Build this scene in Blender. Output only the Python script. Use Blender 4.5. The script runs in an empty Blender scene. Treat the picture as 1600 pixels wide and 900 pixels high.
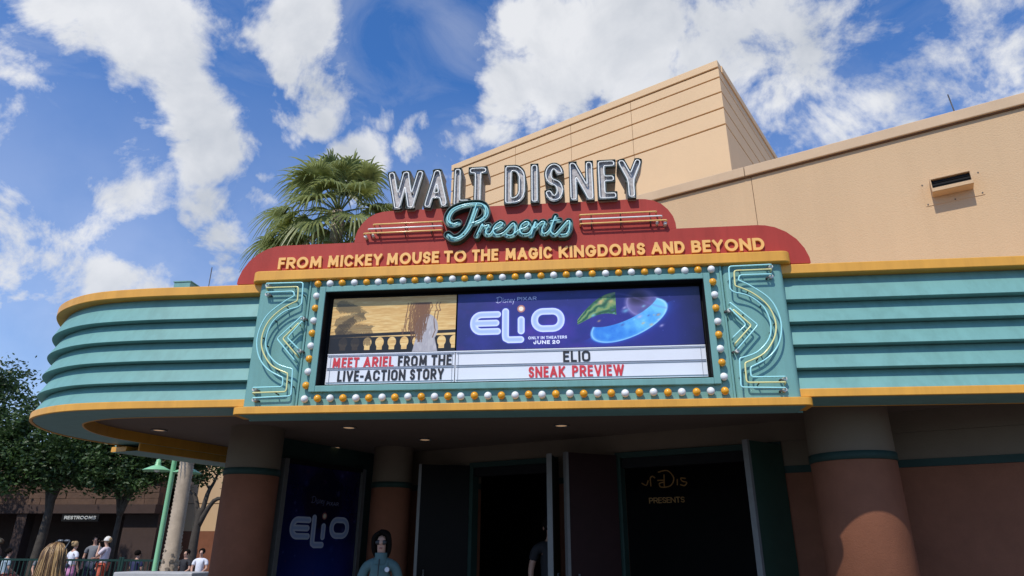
import bpy, bmesh, math, random
import numpy as np
from mathutils import Vector, Matrix, noise
random.seed(7); np.random.seed(7)
S=bpy.context.scene; COL=S.collection
R=math.radians; PI=math.pi

# ------------------------------------------------------------------ camera
cd=bpy.data.cameras.new('camera'); cam=bpy.data.objects.new('camera',cd); COL.objects.link(cam)
P_,Y_,O_=R(21.25),R(6.33),R(.27)
fw=Vector((-math.sin(Y_)*math.cos(P_),math.cos(Y_)*math.cos(P_),math.sin(P_)))
rt=Vector((math.cos(Y_),math.sin(Y_),0)); up=rt.cross(fw)
r2=rt*math.cos(O_)+up*math.sin(O_); u2=up*math.cos(O_)-rt*math.sin(O_)
cam.matrix_world=Matrix(((r2.x,u2.x,-fw.x,0),(r2.y,u2.y,-fw.y,-6.2),(r2.z,u2.z,-fw.z,1.55),(0,0,0,1)))
cd.sensor_width=36; cd.lens=1040/1600*36; cd.clip_start=.05; cd.clip_end=5000
S.camera=cam
S.view_settings.view_transform='Standard'; S.view_settings.look='None'; S.view_settings.gamma=1
S.view_settings.exposure=0.0

# ------------------------------------------------------------------ sky and sun
SUNDIR=Vector((.40,1.0,-1.32)).normalized()           # the way the light travels
el=math.asin(-SUNDIR.z); az=math.atan2(-SUNDIR.x,-SUNDIR.y)   # compass angle of the sun from +Y towards +X
def skydir(px,py):      # direction in the world of a cloud seen when the picture was taken
    d=r2*((px-800)/1040)+u2*(-(py-450)/1040)+fw
    return d.normalized()
W=bpy.data.worlds.new('World'); S.world=W; W.use_nodes=True
nt=W.node_tree; N=nt.nodes; L=nt.links; N.clear()
def nd(t,**k):
    n=N.new(t)
    for a,b in k.items(): setattr(n,a,b)
    return n
def mth(op,a,b=None,clamp=False):
    n=nd('ShaderNodeMath',operation=op,use_clamp=clamp)
    for i,v in enumerate((a,b)):
        if v is None: continue
        if isinstance(v,(int,float)): n.inputs[i].default_value=v
        else: L.new(v,n.inputs[i])
    return n.outputs[0]
out=nd('ShaderNodeOutputWorld'); bg=nd('ShaderNodeBackground'); L.new(bg.outputs[0],out.inputs[0])
sky=nd('ShaderNodeTexSky',sky_type='NISHITA'); sky.sun_disc=False; sky.sun_elevation=el; sky.sun_rotation=az
sky.air_density=1.0; sky.dust_density=.2; sky.ozone_density=3.5
tc=nd('ShaderNodeTexCoord'); D=tc.outputs['Generated']
nrm=nd('ShaderNodeVectorMath',operation='NORMALIZE'); L.new(D,nrm.inputs[0]); D=nrm.outputs[0]
sep=nd('ShaderNodeSeparateXYZ'); L.new(D,sep.inputs[0])
# warp the direction so the cloud edges billow
def noise_tex(scale,detail,rough,vec,dist=0.0):
    n=nd('ShaderNodeTexNoise'); n.inputs['Scale'].default_value=scale; n.inputs['Detail'].default_value=detail
    n.inputs['Roughness'].default_value=rough; n.inputs['Distortion'].default_value=dist; L.new(vec,n.inputs['Vector']); return n
zz=mth('ADD',mth('MAXIMUM',sep.outputs[2],0.0),.25)
cx=mth('DIVIDE',sep.outputs[0],zz); cy=mth('DIVIDE',sep.outputs[1],zz)
cmb=nd('ShaderNodeCombineXYZ'); L.new(cx,cmb.inputs[0]); L.new(cy,cmb.inputs[1])
PL=cmb.outputs[0]
n1=noise_tex(9.0,9,.62,D,.4); n2=noise_tex(3.2,5,.55,D); n3=noise_tex(5.0,8,.6,PL,.8); n4=noise_tex(22.0,6,.6,D)
BL=[(150,-40,110,1.0),(215,20,95,1.1),(270,75,100,1.1),(300,140,85,1.1),(310,205,78,1.1),(312,265,72,1.05),(318,325,68,1.0),(325,385,70,.95),(335,430,70,.85),
 (445,35,72,.95),(480,95,68,1.0),(480,150,52,.85),(595,100,34,.5),(575,170,34,.5),(632,215,38,.8),(655,180,34,.5),(550,242,62,1.0),(405,270,34,.6),(400,330,40,.6),(385,240,30,.3),
 (845,50,85,1.0),(800,150,75,1.0),(880,120,95,1.1),(990,50,120,1.2),(1010,150,110,1.1),(1110,100,120,1.0),(1190,70,105,.85),(790,215,60,.8),(720,215,45,.5),(700,250,40,.5),
 (1290,60,140,.42),(1400,40,150,.45),(1500,20,140,.5),(1330,180,120,.5),(1450,130,130,.5),(1560,110,120,.5),(1250,190,60,.3),
 (20,90,60,.35),(80,130,60,.4),(150,185,40,.5),(70,240,95,.55),(150,290,90,.6),(60,340,120,.6),(180,330,70,.4),(40,440,140,.6),(140,430,110,.6),(250,440,90,.45),(20,520,120,.6),(30,20,60,.35),(1050,-150,200,.8),(300,-180,160,.8)]
acc=None
wn=nd('ShaderNodeTexNoise'); wn.inputs['Scale'].default_value=5.5; wn.inputs['Detail'].default_value=5; L.new(D,wn.inputs['Vector'])
wv=nd('ShaderNodeVectorMath',operation='SUBTRACT'); L.new(wn.outputs['Color'],wv.inputs[0]); wv.inputs[1].default_value=(.5,.5,.5)
ws=nd('ShaderNodeVectorMath',operation='SCALE'); L.new(wv.outputs[0],ws.inputs[0]); ws.inputs['Scale'].default_value=.17
wa=nd('ShaderNodeVectorMath',operation='ADD'); L.new(D,wa.inputs[0]); L.new(ws.outputs[0],wa.inputs[1]); DW=wa.outputs[0]
for px,py,rr,w in BL:
    d=skydir(px,py); ang=rr/1040*.86
    vm=nd('ShaderNodeVectorMath',operation='DISTANCE'); L.new(DW,vm.inputs[0]); vm.inputs[1].default_value=d
    mr=nd('ShaderNodeMapRange'); mr.interpolation_type='SMOOTHSTEP'
    L.new(vm.outputs['Value'],mr.inputs[0]); mr.inputs[1].default_value=ang*1.55; mr.inputs[2].default_value=ang*.15
    mr.inputs[3].default_value=0; mr.inputs[4].default_value=w
    acc=mr.outputs[0] if acc is None else mth('MAXIMUM',mth('ADD',mth('MULTIPLY',acc,.0),acc),mr.outputs[0])
# away from the frame the same broken cloud goes on everywhere
behind=mth('MULTIPLY',mth('SUBTRACT',.55,sep.outputs[1],clamp=True),.45,clamp=True)
wide=mth('MULTIPLY',mth('SUBTRACT',n2.outputs[0],.36,clamp=True),1.7)
acc=mth('MAXIMUM',acc,mth('MULTIPLY',wide,behind))
dens=mth('ADD',acc,mth('MULTIPLY',mth('SUBTRACT',n1.outputs[0],.5),2.5))
dens=mth('ADD',dens,mth('MULTIPLY',mth('SUBTRACT',n3.outputs[0],.5),.55))
dens=mth('ADD',dens,mth('MULTIPLY',mth('SUBTRACT',n4.outputs[0],.5),.9))
mr=nd('ShaderNodeMapRange'); mr.interpolation_type='SMOOTHSTEP'; L.new(dens,mr.inputs[0]); mr.inputs[1].default_value=.20; mr.inputs[2].default_value=.86
mask=mr.outputs[0]
thin=mth('MULTIPLY',mth('SUBTRACT',n3.outputs[0],.42,clamp=True),.9,clamp=True)
mask=mth('MAXIMUM',mask,thin)
hz=mth('MULTIPLY',mth('MULTIPLY',mth('SUBTRACT',.62,sep.outputs[2],clamp=True),1.25,clamp=True),mth('ADD',n2.outputs[0],.25))
mask=mth('MAXIMUM',mth('MULTIPLY',mask,.93),hz)
mask=mth('MULTIPLY',mask,mth('MULTIPLY',mth('ADD',sep.outputs[2],.03,clamp=True),12,clamp=True))
cr=nd('ShaderNodeValToRGB'); sh=noise_tex(6.0,6,.55,D,.3)
shd=mth('ADD',mth('ADD',mth('MULTIPLY',sh.outputs[0],.75),mth('MULTIPLY',n1.outputs[0],.55)),mth('ADD',mth('MULTIPLY',mth('SUBTRACT',dens,.7),-.12),-.09)); L.new(shd,cr.inputs[0])
cr.color_ramp.elements[0].position=.33; cr.color_ramp.elements[0].color=(5.0,5.4,6.0,1)
cr.color_ramp.elements[1].position=.66; cr.color_ramp.elements[1].color=(8.6,8.7,8.9,1)
mix=nd('ShaderNodeMixRGB'); L.new(mask,mix.inputs[0])
tint=nd('ShaderNodeMixRGB',blend_type='MULTIPLY'); tint.inputs[0].default_value=1; L.new(sky.outputs[0],tint.inputs[1]); tint.inputs[2].default_value=(.69,1.26,1.88,1)
L.new(tint.outputs[0],mix.inputs[1]); L.new(cr.outputs[0],mix.inputs[2])
L.new(mix.outputs[0],bg.inputs[0]); bg.inputs[1].default_value=.10
sd=bpy.data.lights.new('sun','SUN'); sd.energy=3.6; sd.angle=R(.8); sd.color=(1,.93,.82)
sun=bpy.data.objects.new('sun',sd); COL.objects.link(sun); sun.rotation_euler=SUNDIR.to_track_quat('-Z','Y').to_euler(); sun.location=(-10,-20,30)

# ------------------------------------------------------------------ materials
def mat(name,col,rough=.6,var=.12,scale=3.0,bump=0.0,bscale=60.0,metal=0.0,emit=None,estr=0.0,streak=False,spec=.5,col2=None,trans=0.0,dirt=.55):
    m=bpy.data.materials.new(name); m.use_nodes=True; t=m.node_tree; n=t.nodes; l=t.links
    b=n['Principled BSDF']; b.inputs['Roughness'].default_value=rough; b.inputs['Metallic'].default_value=metal
    b.inputs['Specular IOR Level'].default_value=spec
    tc=n.new('ShaderNodeTexCoord'); geo=n.new('ShaderNodeNewGeometry'); mp=n.new('ShaderNodeMapping'); l.new(geo.outputs['Position'],mp.inputs[0])
    if streak: mp.inputs['Scale'].default_value=(1,1,.18)
    ns=n.new('ShaderNodeTexNoise'); ns.inputs['Scale'].default_value=scale; ns.inputs['Detail'].default_value=6; ns.inputs['Roughness'].default_value=.65; l.new(mp.outputs[0],ns.inputs[0])
    r=n.new('ShaderNodeValToRGB'); l.new(ns.outputs[0],r.inputs[0])
    c2=col2 or tuple(min(1,c*(1+var)) for c in col); c1=tuple(c*(1-var) for c in col)
    r.color_ramp.elements[0].position=.3; r.color_ramp.elements[0].color=(*c1,1); r.color_ramp.elements[1].position=.7; r.color_ramp.elements[1].color=(*c2,1)
    if streak:   # faint run-off streaks and dust
        m2=n.new('ShaderNodeMapping'); l.new(geo.outputs['Position'],m2.inputs[0]); m2.inputs['Scale'].default_value=(9,9,.55)
        n2=n.new('ShaderNodeTexNoise'); n2.inputs['Scale'].default_value=1.0; n2.inputs['Detail'].default_value=5; n2.inputs['Roughness'].default_value=.7; l.new(m2.outputs[0],n2.inputs[0])
        r2_=n.new('ShaderNodeValToRGB'); l.new(n2.outputs[0],r2_.inputs[0]); r2_.color_ramp.elements[0].position=.34; r2_.color_ramp.elements[0].color=(.80,.79,.77,1); r2_.color_ramp.elements[1].position=.56; r2_.color_ramp.elements[1].color=(1,1,1,1)
        mm=n.new('ShaderNodeMixRGB'); mm.blend_type='MULTIPLY'; mm.inputs[0].default_value=dirt; l.new(r.outputs[0],mm.inputs[1]); l.new(r2_.outputs[0],mm.inputs[2]); l.new(mm.outputs[0],b.inputs['Base Color'])
    else: l.new(r.outputs[0],b.inputs['Base Color'])
    if bump:
        nb=n.new('ShaderNodeTexNoise'); nb.inputs['Scale'].default_value=bscale; nb.inputs['Detail'].default_value=4; l.new(geo.outputs['Position'],nb.inputs[0])
        bp=n.new('ShaderNodeBump'); bp.inputs['Strength'].default_value=bump; bp.inputs['Distance'].default_value=.01; l.new(nb.outputs[0],bp.inputs['Height']); l.new(bp.outputs[0],b.inputs['Normal'])
    if emit: b.inputs['Emission Color'].default_value=(*emit,1); b.inputs['Emission Strength'].default_value=estr
    if trans:
        tr=n.new('ShaderNodeBsdfTranslucent'); l.new(r.outputs[0],tr.inputs[0]); mx=n.new('ShaderNodeMixShader'); mx.inputs[0].default_value=trans
        l.new(b.outputs[0],mx.inputs[1]); l.new(tr.outputs[0],mx.inputs[2]); l.new(mx.outputs[0],n['Material Output'].inputs[0])
    return m
M={}
M['teal']=mat('teal_paint',(.168,.36,.335),.5,.07,2.5,.06,25,streak=True,spec=.3)
M['teal_dark']=mat('dark_teal_paint',(.035,.085,.08),.5,.1,4)
M['orange']=mat('orange_paint',(.74,.36,.045),.45,.07,3,.05,30,streak=True)
M['red']=mat('red_paint',(.40,.048,.035),.55,.10,2,.05,20,streak=True,spec=.22)
M['gold']=mat('gold_letter_paint',(.85,.47,.13),.45,.06,8)
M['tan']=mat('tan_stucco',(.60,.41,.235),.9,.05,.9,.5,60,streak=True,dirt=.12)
M['tan2']=mat('pale_tan_panel',(.72,.50,.29),.85,.04,.8,.2,30)
M['coping']=mat('coping_tan',(.58,.41,.255),.8,.08,2,.1,30)
M['groove']=mat('groove_brown',(.16,.085,.045),.9,.1,3)
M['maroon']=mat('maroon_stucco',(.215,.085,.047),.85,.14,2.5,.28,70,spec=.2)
M['beige']=mat('shaded_beige_stucco',(.155,.118,.078),.85,.06,3,.25,60)  # wall tan darkened, with the deep under-canopy shade put into its colour
M['band']=mat('green_band_paint',(.025,.05,.042),.6,.1,4,spec=.15)
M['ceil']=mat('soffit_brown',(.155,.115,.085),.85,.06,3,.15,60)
M['bulbw']=mat('white_bulb_glass',(.82,.83,.81),.25,.13,9)
M['bulbo']=mat('orange_bulb_glass',(.82,.36,.02),.22,.16,9)
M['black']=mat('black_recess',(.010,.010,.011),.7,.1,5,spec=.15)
M['white']=mat('white_letter_panel',(.76,.78,.83),.5,.03,3)
M['rail']=mat('clear_rail_grey',(.30,.32,.36),.35,.05,10)
M['ink']=mat('black_plastic_letter',(.018,.016,.018),.4,.1,10)
M['redl']=mat('red_plastic_letter',(.62,.035,.045),.4,.06,10)
M['neon_w']=mat('white_neon_glass',(.88,.88,.82),.18,.04,20)
M['neon_c']=mat('cyan_neon_glass',(.40,.80,.80),.18,.04,20)
M['neon_y']=mat('yellow_neon_glass',(.80,.76,.34),.18,.04,20)
M['neon_o']=mat('peach_neon_glass',(.88,.55,.18),.18,.04,20)
M['porc']=mat('porcelain',(.62,.60,.55),.35,.3,60)
M['clip']=mat('dark_clip',(.05,.045,.04),.5,.2,30)
M['case']=mat('weathered_grey_metal',(.30,.30,.28),.55,.25,14,.2,40)
M['case_in']=mat('weathered_pale_metal',(.46,.43,.42),.65,.40,24,.2,60)
M['case_dk']=mat('dark_green_casing',(.028,.060,.052),.55,.2,12)
M['case_t']=mat('teal_green_casing_face',(.16,.38,.37),.45,.25,12,.15,40)
M['alu']=mat('brushed_aluminium',(.17,.17,.165),.45,.08,12,metal=.2)
M['dkglass']=mat('dark_glass',(.008,.007,.007),.35,.1,3,spec=.06)
M['greenleaf']=mat('green_door_paint',(.022,.05,.034),.5,.1,6,spec=.25)
M['darkred']=mat('dark_maroon_door',(.025,.010,.010),.6,.1,6,spec=.2)
M['lamp']=mat('downlight_lens',(.6,.45,.3),.4,.05,10,emit=(1,.62,.35),estr=.35)
M['ground']=mat('plaza_paving',(.115,.10,.095),.85,.12,1.3,.2,30)
M['gold_dim']=mat('brass_letter',(.5,.32,.12),.4,.1,10,emit=(.9,.5,.2),estr=.012)

# ------------------------------------------------------------------ helpers
def tag(o,label=None,cat=None,group=None,kind=None):
    if label: o['label']=label
    if cat: o['category']=cat
    if group: o['group']=group
    if kind: o['kind']=kind
    return o
def empty(name,label,cat,loc=(0,0,0),rz=0,group=None):
    o=bpy.data.objects.new(name,None); COL.objects.link(o); o.location=loc; o.rotation_euler=(0,0,rz); o.empty_display_size=.1
    return tag(o,label,cat,group)
def link(name,me,m=None,parent=None,loc=(0,0,0),rot=(0,0,0)):
    if m and not me.materials: me.materials.append(m)
    o=bpy.data.objects.new(name,me); COL.objects.link(o); o.location=loc; o.rotation_euler=rot
    if parent: o.parent=parent
    return o
def mesh(vs,fs,smooth=False):
    me=bpy.data.meshes.new('mesh'); me.from_pydata([tuple(v) for v in vs],[],fs); me.update()
    if smooth: me.polygons.foreach_set('use_smooth',[True]*len(me.polygons))
    return me
class MB:
    def __init__(s): s.v=[]; s.f=[]; s.sm=[]
    def add(s,vs,fs,smooth=False):
        b=len(s.v); s.v+= [tuple(v) for v in vs]; s.f+=[tuple(i+b for i in f) for f in fs]; s.sm+=[smooth]*len(fs); return s
    def box(s,a,b,bev=0):
        (x0,y0,z0),(x1,y1,z1)=a,b
        v=[(x,y,z) for z in (z0,z1) for x,y in ((x0,y0),(x1,y0),(x1,y1),(x0,y1))]
        return s.add(v,[(3,2,1,0),(4,5,6,7),(0,1,5,4),(1,2,6,5),(2,3,7,6),(3,0,4,7)])
    def obox(s,o,u,n,u0,u1,d0,d1,z0,z1):  # box along direction u, depth n, from origin o
        v=[]
        for z in (z0,z1):
            for a,d in ((u0,d0),(u1,d0),(u1,d1),(u0,d1)): v.append((o[0]+u[0]*a+n[0]*d,o[1]+u[1]*a+n[1]*d,z))
        return s.add(v,[(3,2,1,0),(4,5,6,7),(0,1,5,4),(1,2,6,5),(2,3,7,6),(3,0,4,7)])
    def prism(s,poly,z0,z1):
        n=len(poly); v=[(x,y,z0) for x,y in poly]+[(x,y,z1) for x,y in poly]
        return s.add(v,[tuple(range(n))[::-1],tuple(range(n,2*n))]+[(i,(i+1)%n,(i+1)%n+n,i+n) for i in range(n)])
    def tube(s,path,r,n=8,closed=False,cap=True):
        P=[Vector(p) for p in path]; k=len(P)
        rs=r if isinstance(r,(list,tuple)) else [r]*k
        T=[]
        for i in range(k):
            a=P[(i-1)%k] if (closed or i>0) else P[i]; b=P[(i+1)%k] if (closed or i<k-1) else P[i]
            t=(b-a); T.append(t.normalized() if t.length>1e-9 else Vector((0,0,1)))
        ref=Vector((0,0,1)) if abs(T[0].z)<.9 else Vector((0,1,0))
        nn=T[0].cross(ref).normalized(); vs=[]
        for i in range(k):
            nn=(nn-T[i]*nn.dot(T[i])); nn=nn.normalized() if nn.length>1e-6 else T[i].orthogonal().normalized()
            bb=T[i].cross(nn)
            for j in range(n):
                a=2*PI*j/n; vs.append(P[i]+(nn*math.cos(a)+bb*math.sin(a))*rs[i])
        fs=[]
        m=k if closed else k-1
        for i in range(m):
            i2=(i+1)%k
            for j in range(n): fs.append((i*n+j,i*n+(j+1)%n,i2*n+(j+1)%n,i2*n+j))
        s.add(vs,fs,True)
        if cap and not closed:
            b=len(s.v)-len(vs); s.f.append(tuple(b+j for j in range(n))[::-1]); s.f.append(tuple(b+(k-1)*n+j for j in range(n))); s.sm+=[False,False]
        return s
    def lathe(s,prof,c=(0,0),n=32,a0=0,a1=2*PI):
        full=abs(a1-a0-2*PI)<1e-6; vs=[]; k=len(prof); m=n if full else n+1
        for i in range(m):
            a=a0+(a1-a0)*i/n
            for r,z in prof: vs.append((c[0]+r*math.cos(a),c[1]+r*math.sin(a),z))
        fs=[]
        for i in range(n):
            i2=(i+1)%m
            for j in range(k-1): fs.append((i*k+j,i2*k+j,i2*k+j+1,i*k+j+1))
        return s.add(vs,fs,True)
    def sphere(s,c,r,n=12,m=8,sc=(1,1,1)):
        vs=[(c[0]+r*sc[0]*math.sin(PI*j/m)*math.cos(2*PI*i/n),c[1]+r*sc[1]*math.sin(PI*j/m)*math.sin(2*PI*i/n),c[2]+r*sc[2]*math.cos(PI*j/m)) for j in range(m+1) for i in range(n)]
        fs=[(j*n+i,(j+1)*n+i,(j+1)*n+(i+1)%n,j*n+(i+1)%n) for j in range(m) for i in range(n)]
        return s.add(vs,fs,True)
    def me(s):
        me=mesh(s.v,s.f); me.polygons.foreach_set('use_smooth',s.sm); 
        return me
    def build(s,name,m,parent=None,loc=(0,0,0),rot=(0,0,0)): return link(name,s.me(),m,parent,loc,rot)
def bevel(o,w=.006,seg=2,ang=40):
    b=o.modifiers.new('bevel','BEVEL'); b.width=w; b.segments=seg; b.limit_method='ANGLE'; b.angle_limit=R(ang); return o
def cat_rom(P,k=6,closed=False):
    P=[tuple(p) for p in P]; n=len(P); out=[]
    for i in range(n if closed else n-1):
        p=[P[(i+j)%n] if closed else P[min(max(i+j,0),n-1)] for j in (-1,0,1,2)]
        for t in range(k):
            t/=k; out.append(tuple(.5*((2*p[1][d])+(-p[0][d]+p[2][d])*t+(2*p[0][d]-5*p[1][d]+4*p[2][d]-p[3][d])*t*t+(-p[0][d]+3*p[1][d]-3*p[2][d]+p[3][d])*t**3) for d in range(len(P[0]))))
    if not closed: out.append(P[-1])
    return out
def chamfer(P,r,k=3):   # round the corners of an open polyline
    out=[P[0]]
    for i in range(1,len(P)-1):
        a,b,c=[Vector(P[j]) for j in (i-1,i,i+1)]
        d1=min(r,(a-b).length*.45); d2=min(r,(c-b).length*.45); p=b+(a-b).normalized()*d1; q=b+(c-b).normalized()*d2
        for j in range(k+1):
            t=j/k; out.append(tuple(p*(1-t)**2+b*2*t*(1-t)+q*t*t))
    out.append(P[-1]); return out

# ---- lettering: strokes -> distance field -> contour -> solid
def el(cx,cy,rx,ry,a0,a1,n=14): return [(cx+rx*math.cos(R(a0+(a1-a0)*i/n)),cy+ry*math.sin(R(a0+(a1-a0)*i/n))) for i in range(n+1)]
def glyph(c,q,op):
    s=lambda *p:('s',list(p)); k=lambda p:('c',p)
    O=k(el(.5,1-q,.5,q,0,180)+el(.5,q,.5,q,180,360)+[(1,1-q)])
    bow=lambda y0,y1,x=1.0:k([(0,y1)]+el(x-min(.45,x),(y0+y1)/2,min(.45,x),(y1-y0)/2,90,-90)+[(0,y0)])
    G={
    'A':(.86,[s((0,0),(.5,1)),s((.5,1),(1,0)),s((.22,.28),(.78,.28))]),
    'B':(.68,[s((0,0),(0,1)),bow(.52,1,.93),bow(0,.52)]),
    'C':(.80,[k(el(.5,1-q,.5,q,op,180)+el(.5,q,.5,q,180,360-op))]),
    'D':(.80,[s((0,0),(0,1)),k([(0,1)]+el(.45,1-min(q,.5),.55,min(q,.5),90,0)+el(.45,min(q,.5),.55,min(q,.5),0,-90)+[(0,0)])]),
    'E':(.58,[s((0,0),(0,1)),s((0,1),(1,1)),s((0,.53),(.88,.53)),s((0,0),(1,0))]),
    'F':(.56,[s((0,0),(0,1)),s((0,1),(1,1)),s((0,.5),(.86,.5))]),
    'G':(.84,[k(el(.5,1-q,.5,q,op,180)+el(.5,q,.5,q,180,360)),s((1,q*.9),(1,.42)),s((.6,.42),(1,.42))]),
    'H':(.78,[s((0,0),(0,1)),s((1,0),(1,1)),s((0,.52),(1,.52))]),
    'I':(0,[s((.5,0),(.5,1))]),
    'J':(.55,[k([(1,1)]+el(.5,q,.5,q,0,-180))]),
    'K':(.76,[s((0,0),(0,1)),s((.0,.36),(1,1)),s((.32,.56),(1,0))]),
    'L':(.56,[s((0,0),(0,1)),s((0,0),(1,0))]),
    'M':(1.0,[s((.06,0),(.12,1)),s((.12,1),(.5,.22)),s((.5,.22),(.88,1)),s((.88,1),(.94,0))]),
    'N':(.80,[s((0,0),(0,1)),s((0,1),(1,0)),s((1,0),(1,1))]),
    'O':(.92 if q>.4 else .78,[O]),'0':(.7,[O]),
    'P':(.68,[s((0,0),(0,1)),bow(.44,1)]),
    'R':(.72,[s((0,0),(0,1)),bow(.46,1),s((.45,.46),(1,0))]),
    'S':(.62,[k(el(.5,.75,.5,.25,20,270,20)+el(.5,.25,.5,.25,90,-160,20)[1:])]),
    'T':(.68,[s((0,1),(1,1)),s((.5,0),(.5,1))]),
    'U':(.78,[k([(0,1)]+el(.5,q,.5,q,180,360)+[(1,1)])]),
    'V':(.80,[s((0,1),(.5,0)),s((.5,0),(1,1))]),
    'W':(1.18,[s((0,1),(.27,0)),s((.27,0),(.5,1)),s((.5,1),(.73,0)),s((.73,0),(1,1))]),
    'X':(.74,[s((0,0),(1,1)),s((0,1),(1,0))]),
    'Y':(.76,[s((0,1),(.5,.45)),s((1,1),(.5,.45)),s((.5,0),(.5,.45))]),
    '-':(.42,[s((0,.42),(1,.42))]),
    '2':(.62,[k(el(.5,.72,.5,.28,170,-20)+[(0,0)]),s((0,0),(1,0))]),
    }
    return G[c]
def gsdf(c,w,h,t,X,Y,q,op):   # signed distance (m) of one letter in box w x h, stroke t
    _,st=glyph(c,q,op); D=np.full(X.shape,9.0)
    mp=lambda p:(t/2+p[0]*max(w-t,0),t/2+p[1]*(h-t))
    for kind,pts in st:
        P=[mp(p) for p in pts]; P=[p for i,p in enumerate(P) if i==0 or math.dist(p,P[i-1])>1e-6]; n=len(P)-1
        for i in range(n):
            a,b=P[i],P[i+1]; dx,dy=b[0]-a[0],b[1]-a[1]; ln=math.hypot(dx,dy); dx/=ln; dy/=ln
            e0=t/2 if (kind=='s' or i==0) else 0; e1=t/2 if (kind=='s' or i==n-1) else 0
            u=(X-a[0])*dx+(Y-a[1])*dy; v=-(X-a[0])*dy+(Y-a[1])*dx
            du=np.maximum(-e0-u,u-ln-e1); dv=np.abs(v)-t/2
            dd=np.where((du>0)&(dv>0),np.hypot(np.maximum(du,0),np.maximum(dv,0)),np.maximum(du,dv))
            if kind=='c' and n>1:
                if i>0 : dd=np.minimum(dd,np.hypot(X-a[0],Y-a[1])-t/2)
                dd=np.where(True,dd,dd)
            D=np.minimum(D,dd)
    bx=np.maximum(np.maximum(-X,X-w),np.maximum(-Y,Y-h))
    return np.maximum(D,bx)
def strokes_sdf(paths,r,X,Y):
    D=np.full(X.shape,9.0)
    for P in paths:
        for a,b in zip(P[:-1],P[1:]):
            dx,dy=b[0]-a[0],b[1]-a[1]; l2=dx*dx+dy*dy+1e-12
            u=np.clip(((X-a[0])*dx+(Y-a[1])*dy)/l2,0,1); D=np.minimum(D,np.hypot(X-a[0]-u*dx,Y-a[1]-u*dy)-r)
    return D
def dp(P,eps):
    if len(P)<3: return P
    a=np.array(P[0]); b=np.array(P[-1]); d=b-a; l=np.hypot(*d); Q=np.array(P)-a
    dist=np.abs(Q[:,0]*d[1]-Q[:,1]*d[0])/l if l>1e-9 else np.hypot(Q[:,0],Q[:,1])
    i=int(dist.argmax())
    if dist[i]<eps: return [P[0],P[-1]]
    return dp(P[:i+1],eps)[:-1]+dp(P[i:],eps)
def contours(F,x0,y0,cell,lev=0.0,eps=None):
    F=F-lev; ny,nx=F.shape; nxt={}
    ins=F<0
    mixed=np.argwhere(~((ins[:-1,:-1]==ins[1:,:-1])&(ins[:-1,:-1]==ins[:-1,1:])&(ins[:-1,:-1]==ins[1:,1:])))
    def pt(e):
        (i,j,o)=e
        if o==0: a,b=F[j,i],F[j,i+1]; return (x0+(i+a/(a-b))*cell,y0+j*cell)
        a,b=F[j,i],F[j+1,i]; return (x0+i*cell,y0+(j+a/(a-b))*cell)
    for j,i in mixed:
        j=int(j); i=int(i)
        c=[ins[j,i],ins[j,i+1],ins[j+1,i+1],ins[j+1,i]]; E=[(i,j,0),(i+1,j,1),(i,j+1,0),(i,j,1)]
        # walk the cell border; leaving inside -> outside pairs with next entering
        outs=[k for k in range(4) if c[k] and not c[(k+1)%4]]; inn=[k for k in range(4) if not c[k] and c[(k+1)%4]]
        for k in outs:
            kk=(k+1)%4
            while kk not in inn: kk=(kk+1)%4
            # keep inside on the left
            nxt[E[k]]=E[kk]
    loops=[]
    while nxt:
        s=next(iter(nxt)); L_=[s]; c=nxt.pop(s)
        while c!=s and c in nxt: L_.append(c); c=nxt.pop(c)
        P=[pt(e) for e in L_]
        if len(P)<4: continue
        m=len(P)//2; e=eps or cell*.3
        Q=dp(P[:m+1],e)[:-1]+dp(P[m:]+[P[0]],e)[:-1]
        if len(Q)>=3: loops.append(Q)
    return loops
def solid(loops,depth,name='solid'):   # front at y=0, back at y=depth, outline in x,z
    cu=bpy.data.curves.new(name,'CURVE'); cu.dimensions='2D'; cu.fill_mode='BOTH'; cu.extrude=depth/2
    for Lp in loops:
        sp=cu.splines.new('POLY'); sp.points.add(len(Lp)-1); sp.use_cyclic_u=True
        for p,(x,y) in zip(sp.points,Lp): p.co=(x,y,0,1)
    ob=bpy.data.objects.new(name,cu); COL.objects.link(ob)
    bpy.context.view_layer.update()
    me=bpy.data.meshes.new_from_object(ob); bpy.data.objects.remove(ob); bpy.data.curves.remove(cu)
    me.transform(Matrix(((1,0,0,0),(0,0,-1,depth/2),(0,1,0,0),(0,0,0,1)))); 
    me.polygons.foreach_set('use_smooth',[False]*len(me.polygons))
    return me
_gc={}
def gloops(c,w,h,t,q,op,lev=0.0,res=44):
    key=(c,round(w,3),h,t,q,op,lev)
    if key in _gc: return _gc[key]
    cell=h/res; x0=y0=-2.37*cell; nx=int((w+5*cell)/cell)+1; ny=int((h+5*cell)/cell)+1
    X,Y=np.meshgrid(x0+np.arange(nx)*cell,y0+np.arange(ny)*cell)
    F=gsdf(c,w,h,t,X,Y,q,op); F[np.abs(F)<1e-7]=1e-7
    _gc[key]=contours(F,x0,y0,cell,lev,cell*.22); return _gc[key]
def layout(text,h,t,q,gap):   # natural widths
    out=[]; x=0
    for c in text:
        if c==' ': x+=h*.3; continue
        w=t if c=='I' else max(glyph(c,q,0)[0]*h,t*2.2); out.append([c,x,w]); x+=w+gap
    return out,x-gap
_sc={}
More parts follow.
